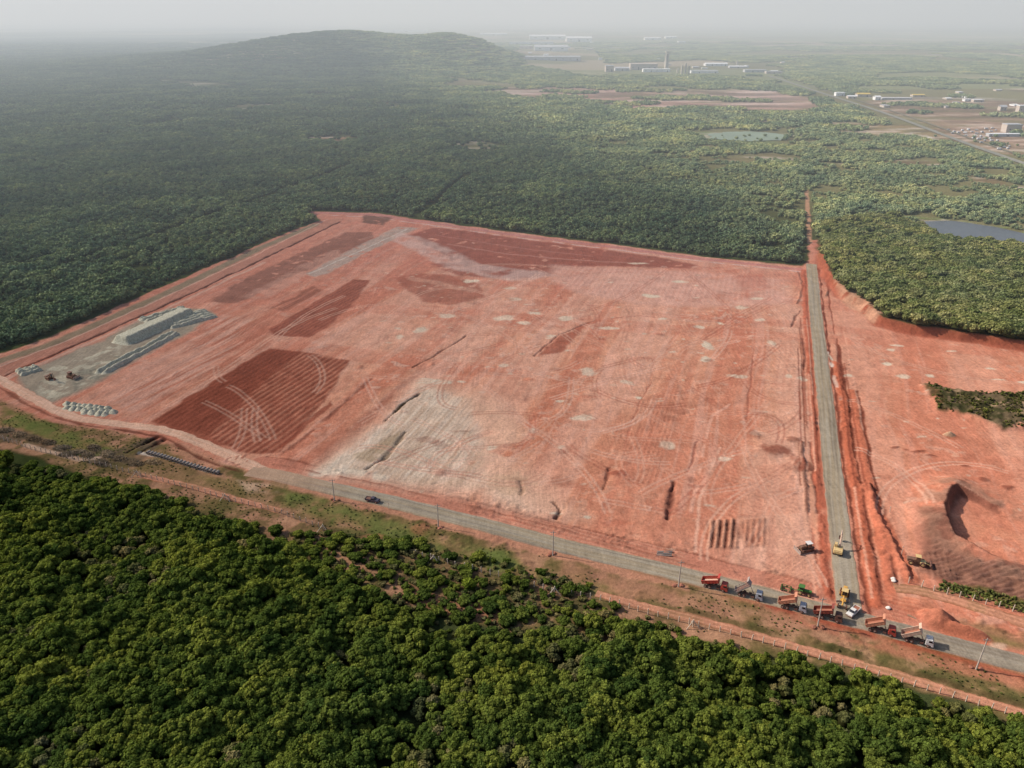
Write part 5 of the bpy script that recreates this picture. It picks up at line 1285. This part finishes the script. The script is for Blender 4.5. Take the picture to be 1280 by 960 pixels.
# ---- stockpile of crushed stone in the yard and dumped heaps
def rock_mat():
    m = bpy.data.materials.new('crushed_stone'); T = NT(m); p = world_pos(T)
    c = T.ramp(T.noise(p, 1.1, 6, .7), [(.3, lin((128, 126, 112))), (.7, lin((188, 184, 166)))])
    b = T.n('ShaderNodeBump', ins={'Strength': .6, 'Distance': .5, 'Height': T.noise(p, 1.6, 4)})
    T.out(T.n('ShaderNodeBsdfDiffuse', ins={'Color': c, 'Normal': b.outputs[0]}).outputs[0]); return m
ROCK = rock_mat()
def height_mesh(name, cx, cy, a, lx, ly, fn, mat, step=.6):
    nx = int(2*lx/step)+2; ny = int(2*ly/step)+2
    uu, vv = np.meshgrid(np.linspace(-lx, lx, nx), np.linspace(-ly, ly, ny))
    wxx = cx+uu*math.cos(a)-vv*math.sin(a); wyy = cy+uu*math.sin(a)+vv*math.cos(a)
    h = fn(uu, vv); z = gz_arr(wxx.ravel(), wyy.ravel()).reshape(h.shape)+h-.12
    i2 = np.arange(ny-1)[:, None]*nx+np.arange(nx-1)[None]; f = np.stack([i2, i2+1, i2+nx+1, i2+nx], -1).reshape(-1, 4)
    keep = (h.ravel()[f].max(1) > .05); f = f[keep]
    used = np.unique(f); mp = np.full(h.size, -1); mp[used] = np.arange(len(used))
    v = np.stack([wxx.ravel()-cx, wyy.ravel()-cy, z.ravel()], 1)[used]
    o = link(name, grid_mesh(name, v, mp[f], mat, smooth=True)); o.location = (cx, cy, 0); return o
def ridge_set(name, px0, px1, widths, fnh, label, seed=0):
    A0 = np.array(at(*px0)); A1 = np.array(at(*px1)); c = (A0+A1)/2; d = A1-A0; L = np.linalg.norm(d)/2; a = math.atan2(d[1], d[0])
    o = height_mesh(name, c[0], c[1], a, L, widths, lambda u, v: fnh(u/L, v, seed), ROCK); tag(o, label, name.replace('_', ' ')); return o
def main_heap(u, v, seed):       # flat-topped bank with battered sides
    e = 1-sstep(.86, 1.0, abs(u)+.05*(fbm(u*40, v, 4, seed, 2)-.5)); w = 1-sstep(2.6, 6.5, abs(v)+(fbm(u*60, v, 3, seed+1, 3)-.5)*1.2)
    return 3.8*e*w+(fbm(u*60, v, 2.0, seed+2, 3)-.5)*.3*e
def low_ridges(u, v, seed):
    e = 1-sstep(.75+.2*vnoise(v, v*0, 3, seed), 1.0, abs(u))
    r = np.clip(np.sin(v*2*math.pi/3.6+seed+fbm(u*60, v, 20, seed, 2)*4)*.5+.5, 0, 1)**.7
    edge = 1-sstep(.8, 1.0, abs(v)/V_HALF)
    return (r*1.7*(.6+.8*fbm(u*50, v, 6, seed+4, 3)))*e*edge
ridge_set('stockpile', (148,431), (238,391), 7.5, main_heap, 'long flat topped grey stone stockpile in the rubble yard', 3)
V_HALF = 8.5; ridge_set('stone_windrows', (205,407), (266,392), 8.5, low_ridges, 'low grey ridges of stone trailing east of the stockpile', 5)
V_HALF = 6.0; ridge_set('stone_windrows', (178,403), (235,386), 6.0, low_ridges, 'low grey ridges of stone behind the stockpile', 8)
V_HALF = 3.6; ridge_set('stone_windrows', (124,468), (222,415), 3.6, low_ridges, 'narrow grey stone ridges along the front of the stockpile', 2)
V_HALF = 4.0; ridge_set('stone_windrows', (22,468), (50,460), 4.0, low_ridges, 'short pale stone ridges by the perimeter bank', 6)
hm_ = []
for i in range(4):
    def fn(u, v, s=i):
        d = np.hypot(u/2.0, v/1.7)+(fbm(u+20*s, v, 1.6, s, 3)-.5)*.5
        return 1.5*np.clip(1-d, 0, 1)**.8
    o = height_mesh('stone_heap', 0, 380, 0, 2.6, 2.3, fn, ROCK, .3)
    for v in o.data.vertices: v.co.z -= gz(0+v.co.x, 380+v.co.y)
    hm_.append(o.data); bpy.data.objects.remove(o)
hi = 0
for row, (a, b, c_) in enumerate([((84,505),(134,511),8), ((84,510),(141,516),9), ((108,515),(132,518),4)]):
    for k in range(c_):
        q = (a[0]+(b[0]-a[0])*k/(c_-1)+random.uniform(-1, 1), a[1]+(b[1]-a[1])*k/(c_-1)+random.uniform(-.5, .5)); x, y = at(*q)
        o = link('stone_heap', hm_[hi % 4]); hi += 1; o.location = (x, y, gz(x, y)); o.rotation_euler.z = random.uniform(0, 6.28); s = random.uniform(.9, 1.25); o.scale = (s, s, s)
        tag(o, 'dumped truckload of grey stone among similar heaps near the haul track', 'stone heap', 'dumped stone heaps near the haul track')

# ---- fences of pale posts
def fence(pxs, sp, label, name='wire_fence', braces=(), h=1.9, most=100):
    P = W(pxs); seg = np.hypot(*np.diff(P, axis=0).T); s = np.r_[0, np.cumsum(seg)]; n = int(s[-1]/sp)
    if n > most: sp = s[-1]/most; n = most
    r = empty(name, (P[0][0], P[0][1], 0)); o0 = Vector((P[0][0], P[0][1], 0)); pts = []
    pmsh = None
    for k in range(n+1):
        t = k*sp
        if t > s[-1]: break
        x = np.interp(t, s, P[:, 0])+random.uniform(-.1, .1); y = np.interp(t, s, P[:, 1])+random.uniform(-.1, .1); z = gz(x, y); pts.append(Vector((x, y, z))-o0)
        if pmsh is None:
            p = MB().tube((0,0,-.3), (0,0,h), .15, .13, n=6).build('post', 'post', r); pmsh = p.data
        else: p = link('post', pmsh, r)
        p.location = pts[-1]; p.rotation_euler = (random.uniform(-.07, .07), random.uniform(-.07, .07), 0); p.scale = (1, 1, random.uniform(.88, 1.1))
    w = MB()
    for zz_ in (.5, 1.0, 1.5):
        for a, b in zip(pts, pts[1:]): w.tube(a+Vector((0, 0, zz_)), b+Vector((0, 0, zz_)), .018, n=3, caps=False)
    w.build('wire', 'wire', r)
    for q in braces:
        x, y = at(*q); z = gz(x, y); c = Vector((x, y, z))-o0
        m = MB().tube(c, c+Vector((0, 0, 2.5)), .16, .15, n=6)
        for a in (-.5, 3.6, 1.6): m.tube(c+Vector((math.cos(a)*2.0, math.sin(a)*2.0, 0)), c+Vector((0, 0, 2.2)), .11, n=6)
        m.build('braced_post', 'post', r)
    tag(r, label, 'fence'); return r
fence([(-30,536),(0,548),(41,562),(86,573),(113,579),(172,594),(240,612),(282,624),(350,641),(405,661)], 2.6, 'wire fence on pale posts between the western verge and the near wood', braces=[(172,595),(282,625),(404,663)])
fence([(500,687),(542,700),(587,712),(625,721),(692,740),(756,751),(812,768),(866,781),(935,798),(985,812),(1036,828),(1110,849),(1170,866),(1231,884),(1300,905)], 2.7, 'long wire fence on pale posts skirting the red path to the east', braces=[(542,702),(693,741),(866,783)])
fence([(1136,729),(1145,731),(1160,737),(1180,742),(1200,747),(1222,753),(1242,757),(1275,767),(1320,780)], 3.2, 'short fence of stout pale posts below the dark spoil slope', h=2.2)

# ---- trees' edge palms beside the site: pale tree group is in the wood
# ------------------------------------------------------------------ far road, yards and works
def strip(name, P, half, lift, rgb, label, step=25):
    q, t = resample(P, step); d = np.gradient(q, axis=0); d /= np.linalg.norm(d, axis=1)[:, None]; nr = np.stack([d[:, 1], -d[:, 0]], 1)
    u = np.array([-1, -.5, 0, .5, 1.0]); V = q[:, None]+nr[:, None]*u[None, :, None]*half
    z = np.repeat((gz_arr(q[:, 0], q[:, 1])+lift)[:, None], 5, 1); n = len(t); i2 = np.arange(n-1)[:, None]*5+np.arange(4)[None]
    f = np.stack([i2, i2+1, i2+6, i2+5], -1).reshape(-1, 4)
    cols = np.repeat(L_(rgb)[None], n*5, 0)*(0.9+.2*fbm(V[..., 0].ravel(), V[..., 1].ravel(), 40, 3, 2))[:, None]
    o = link(name, grid_mesh(name, np.stack([V[..., 0].ravel(), V[..., 1].ravel(), z.ravel()], 1), f, GRAV, cols)); tag(o, label, None, None, 'structure'); return o
strip('highway', HIGHWAY, 4.2, .9, (140, 138, 128), 'pale highway crossing the plain beyond the woods')
strip('highway', HIGHWAY+np.array([22, -6]), 2.2, .9, (128, 122, 106), 'service road running beside the highway')

def D_at(q): return at(*q)
def fbuild(name, x0, x1, yb, yt, deep, wall, roof, label, kind='gable', parts=True, group=None, cat='building'):
    """a building whose front foot runs between two sighted points; height from its sighted top"""
    a = np.array(at(x0, yb)); b = np.array(at(x1, yb)); w = abs(b[0]-a[0]); zg = gz((a[0]+b[0])/2, a[1])
    depth = a[1]*math.cos(PITCH)+CAM_H*math.sin(PITCH); H = max(3.5, (yb-yt)*depth/FPX*.98-deep*.03)
    r = empty(name, ((a[0]+b[0])/2, a[1], zg)); hw = w/2
    if kind == 'gable':
        MB().box((-hw, 0, -1), (hw, deep, H*.72)).build('wall', wall, r)
        MB().b
        m = MB(); n = 6
        prof = [(0-.6, H*.70), (deep/2, H), (deep+.6, H*.70), (deep+.6, H*.66), (deep/2, H*.95), (0-.6, H*.66)]
        va = [m.b.verts.new((-hw-.5, y_, z_)) for y_, z_ in prof]; vb = [m.b.verts.new((hw+.5, y_, z_)) for y_, z_ in prof]
        m.b.faces.new(va); m.b.faces.new(vb[::-1])
        for i in range(n): m.b.faces.new((va[i], va[(i+1) % n], vb[(i+1) % n], vb[i]))
        m.build('roof', roof, r)
    else:
        MB().box((-hw, 0, -1), (hw, deep, H*.93)).build('wall', wall, r)
        MB().box((-hw-.4, -.4, H*.932), (hw+.4, deep+.4, H)).build('roof', roof, r)
    if parts:
        k = max(2, min(8, int(w/14))) if a[1] < 3200 else 3
        for i in range(k):
            cx = -hw+w*(i+.5)/k; MB().box((cx-w/k*.10, -.12, .3 if i % 3 == 1 else H*.34), (cx+w/k*.10, .1, H*.46)).build('door' if i % 3 == 1 else 'window', 'window_dark', r)
    tag(r, label, cat, group); return r
F_ = [
 ('warehouse', 600, 634, 44.0, 41.0, 60, 'bright_white', 'bright_white', 'long thin white shed at the horizon just right of the hill', 'gable'),
 ('warehouse', 482, 534, 39.5, 36.5, 60, 'bright_white', 'bright_white', 'white shed peeping over the crest of the hill', 'flat'),
 ('warehouse', 662, 707, 49.5, 43.5, 90, 'bright_white', 'bright_white', 'huge white warehouse at the rear left of the hazy estate', 'gable'),
 ('warehouse', 708, 740, 52.0, 45.0, 80, 'bright_white', 'bright_white', 'huge white warehouse at the rear right of the hazy estate', 'gable'),
 ('warehouse', 637, 692, 55.0, 51.0, 60, 'bright_white', 'grey_roof', 'low white shed in front of the rear warehouses', 'flat'),
 ('warehouse', 668, 710, 63.5, 56.0, 70, 'bright_white', 'grey_roof', 'ridge roofed white warehouse in the middle of the estate', 'gable'),
 ('office_building', 650, 666, 60.5, 57.0, 30, 'factory_wall', 'bright_white', 'small pale office beside the ridge roofed warehouse', 'flat'),
 ('warehouse', 656, 726, 77.0, 71.5, 70, 'grey_roof', 'grey_roof', 'long low grey roofed hall nearest in the estate', 'flat'),
 ('factory_building', 757, 767, 88.0, 80.0, 25, 'factory_wall', 'grey_roof', 'boxy cream works block at the west of the cement works', 'flat'),
 ('factory_building', 769, 787, 86.5, 81.5, 30, 'grey_roof', 'grey_roof', 'grey shed beside the boxy cream works block', 'gable'),
 ('factory_building', 788, 822, 85.0, 77.5, 35, 'factory_wall', 'factory_wall', 'pinkish factory hall left of the tall silo', 'flat'),
 ('factory_building', 804, 838, 88.0, 84.0, 20, 'bright_white', 'bright_white', 'low white hall at the foot of the tall silo', 'flat'),
 ('factory_building', 864, 898, 90.0, 86.5, 25, 'bright_white', 'grey_roof', 'low white hall right of the batching plant', 'flat'),
 ('factory_building', 882, 910, 81.0, 77.0, 30, 'bright_white', 'bright_white', 'white shed beyond the batching plant', 'gable'),
 ('factory_building', 912, 934, 83.5, 80.5, 20, 'grey_roof', 'bright_white', 'small white shed beside the far slim tower', 'gable'),
 ('factory_building', 931, 958, 89.0, 85.5, 20, 'grey_roof', 'grey_roof', 'long grey shed at the highway end', 'flat'),
 ('factory_building', 958, 978, 91.0, 87.8, 18, 'factory_wall', 'grey_roof', 'low cream shed beside the highway', 'flat'),
 ('warehouse', 806, 826, 50, 46.5, 60, 'bright_white', 'bright_white', 'white shed in the remote hazy cluster', 'gable'),
 ('warehouse', 832, 846, 48, 45, 60, 'bright_white', 'bright_white', 'smaller white shed at the right of the remote hazy cluster', 'gable'),
 ('warehouse', 848, 857, 53.5, 51, 40, 'bright_white', 'bright_white', 'tiny low white shed of the remote hazy cluster', 'flat'),
 ('roadside_building', 1045, 1056, 119.5, 115, 12, 'bright_white', 'bright_white', 'white building at the left end of the roadside strip', 'flat'),
 ('roadside_building', 1060, 1071, 122.5, 118.5, 10, 'factory_wall', 'bright_white', 'pale building second along the roadside strip', 'gable'),
 ('roadside_building', 1072, 1088, 120.5, 115.5, 14, 'factory_wall', 'yellow_roof', 'yellow roofed building on the roadside strip', 'gable'),
 ('roadside_building', 1094, 1101, 124.5, 119, 12, 'bright_white', 'bright_white', 'tall white gabled building on the roadside strip', 'gable'),
 ('roadside_building', 1103, 1140, 124, 121.5, 8, 'grey_roof', 'bright_white', 'long low white roofed range beside the roadside yard', 'flat'),
 ('roadside_building', 1141, 1156, 120.5, 117.2, 12, 'factory_wall', 'yellow_roof', 'yellow roofed shed at the right of the roadside strip', 'gable'),
 ('roadside_building', 1206, 1214, 126.5, 123.5, 10, 'bright_white', 'bright_white', 'white cabin at the left of a far yard', 'flat'),
 ('roadside_building', 1217, 1230, 127.5, 124.2, 10, 'factory_wall', 'bright_white', 'wide white cabin of a far yard', 'flat'),
 ('roadside_building', 1250, 1258, 138.5, 131.5, 9, 'factory_wall', 'grey_roof', 'small gabled house beyond the far yard', 'gable'),
 ('roadside_building', 1273, 1284, 141, 132, 10, 'factory_wall', 'bright_white', 'pale two storey house at the frame edge', 'flat'),
 ('office_building', 1257, 1276, 166, 155.5, 13, 'factory_wall', 'grey_roof', 'white two storey building standing among scattered vehicles', 'flat'),
 ('factory_building', 1236, 1283, 171, 168.3, 8, 'grey_roof', 'bright_white', 'long low platform shed before the white two storey building', 'flat'),
]
for f in F_: fbuild(*f)
for k in range(26):
    if k < 9: xa, yb_ = random.uniform(630, 760), random.uniform(50, 76)
    elif k < 17: xa, yb_ = random.uniform(770, 985), random.uniform(74, 92)
    else: xa, yb_ = random.uniform(1060, 1270), random.uniform(112, 140)
    w_ = random.uniform(3, 9); fbuild('shed', xa, xa+w_, yb_, yb_-random.uniform(1.6, 2.6), random.uniform(8, 20), random.choice(['bright_white', 'factory_wall']), random.choice(['bright_white', 'grey_roof', 'bright_white']), 'small pale shed scattered among the far works and yards', random.choice(['gable', 'flat']), parts=False, group='small pale sheds of the far plain')
# tall silo with its bridge
def tower(name, xm, wpx, yb, yt, label, mat, arms=0.0, top_box=True):
    a = at(xm, yb); depth = a[1]*math.cos(PITCH)+CAM_H*math.sin(PITCH); H = (yb-yt)*depth/FPX*.97; w = wpx*depth/FPX
    r = empty(name, (a[0], a[1], gz(*a)))
    MB().tube((0,0,-1), (0,0,H*.93), w*.5, w*.46, n=20).build('shaft', mat, r)
    if top_box: MB().box((-w*.4,-w*.4,H*.931), (w*.4,w*.4,H)).build('cap', mat, r)
    if arms: MB().box((-arms*depth/FPX,-2,H*.90), (arms*depth/FPX*.8,2,H*.935)).build('gantry', mat, r)
    MB().box((-w*.08,-w*.56,H*.1), (w*.08,-w*.44,H*.85)).build('ladder_shaft', 'window_dark', r)
    tag(r, label, 'tower')
tower('silo_tower', 833, 5.6, 84, 63, 'tall pale silo tower with a gantry across its top', 'silo', arms=12)
tower('silo', 852, 2.6, 91, 80, 'silo at the left of the batching plant', 'silo'); tower('silo', 856.5, 2.6, 91, 78, 'tallest silo of the batching plant', 'silo')
tower('silo', 861, 2.4, 91, 81, 'silo at the right of the batching plant', 'silo'); tower('silo', 847, 2.2, 89, 83.5, 'short silo beside the batching plant', 'silo')
tower('water_tower', 921, 1.8, 81, 74.5, 'slim far tower behind the white sheds', 'silo'); tower('chimney', 828, 1.5, 53, 46, 'faint chimney in the remote hazy cluster', 'silo', top_box=False)
tower('chimney', 813, 1.2, 82, 77, 'short chimney on the pinkish factory side', 'silo', top_box=False)
# parked trucks on the yard at the east
def small_truck(q, rz, k, s=1.0):
    x, y = at(*q); r = empty('parked_truck', (x, y, gz(x, y)+.05), rz); r.scale = (s, s, s)
    MB().box((-3.6,-1.2,.9), (2.0,1.2,3.3), .05).build('cargo_box', 'bright_white' if k % 3 else 'grey_roof', r)
    MB().box((2.1,-1.1,.6), (3.9,1.1,2.5), .08, top=(2.1, 3.5, .08)).build('cab', 'bright_white' if k % 2 else 'factory_wall', r)
    MB().box((-3.5,-1.1,.2), (3.4,1.1,.9)).build('chassis', 'chassis', r)
    tag(r, 'white box truck parked among many on the eastern yard', 'truck', 'white trucks parked on the eastern yard')
yard = [(1186,163.5),(1192,165),(1197,166.5),(1190,167.5),(1210,163),(1214,166),(1221,168),(1218,170.5),(1226,171),(1230,173.5),(1236,174),(1224,175),(1231,176.5),(1240,177),(1228,166),(1234,168.5),(1244,171.5),(1238,165.5),
        (1245,164.5),(1249,169),(1215,173),(1208,170),(1247,176),(1243,180),(1250,182.5),(1254,184.5),(1259,186),(1262,183.5),(1250,187),(1255,181),(1221,163.5),(1232,162),(1240,161.5),(1226,179),(1206,167),(1202,164)]
for k, q in enumerate(yard): small_truck((q[0]+random.uniform(-1, 1), q[1]+random.uniform(-.5, .5)), random.uniform(-.7, .9), k, random.uniform(.55, .8))
# ------------------------------------------------------------------ haze
HAZE = True
if HAZE:
    hb = bpy.data.meshes.new('haze')
    bx = 70000.0; top = 420.0     # the bank of haze begins past the near wood
    v = [(-bx,300,-60),(bx,300,-60),(bx,90000,-60),(-bx,90000,-60),(-bx,300,top),(bx,300,top),(bx,90000,top),(-bx,90000,top)]
    hb.from_pydata(v, [], [(0,3,2,1),(4,5,6,7),(0,1,5,4),(1,2,6,5),(2,3,7,6),(3,0,4,7)])
    hm = bpy.data.materials.new('haze'); T = NT(hm)
    ab = T.n('ShaderNodeVolumeAbsorption', ins={'Color': (0, 0, 0, 1), 'Density': 0.24/3700.0})
    vs = T.n('ShaderNodeVolumeScatter', ins={'Color': (0.84, 0.93, 1.0, 1), 'Density': 0.76/3700.0, 'Anisotropy': 0.12})
    o_ = T.n('ShaderNodeOutputMaterial'); em = T.n('ShaderNodeEmission', ins={'Color': (0.62, 0.78, 1.0, 1), 'Strength': 0.12/3700.0})   # added glow standing in for light scattered more than once
    a1 = T.n('ShaderNodeAddShader', ins={0: vs.outputs[0], 1: em.outputs[0]}); ad = T.n('ShaderNodeAddShader', ins={0: a1.outputs[0], 1: ab.outputs[0]}); T.t.links.new(ad.outputs[0], o_.inputs['Volume'])
    hb.materials.append(hm); ho = link('haze', hb); tag(ho, 'thin pale haze hanging over the whole plain', None, None, 'stuff')
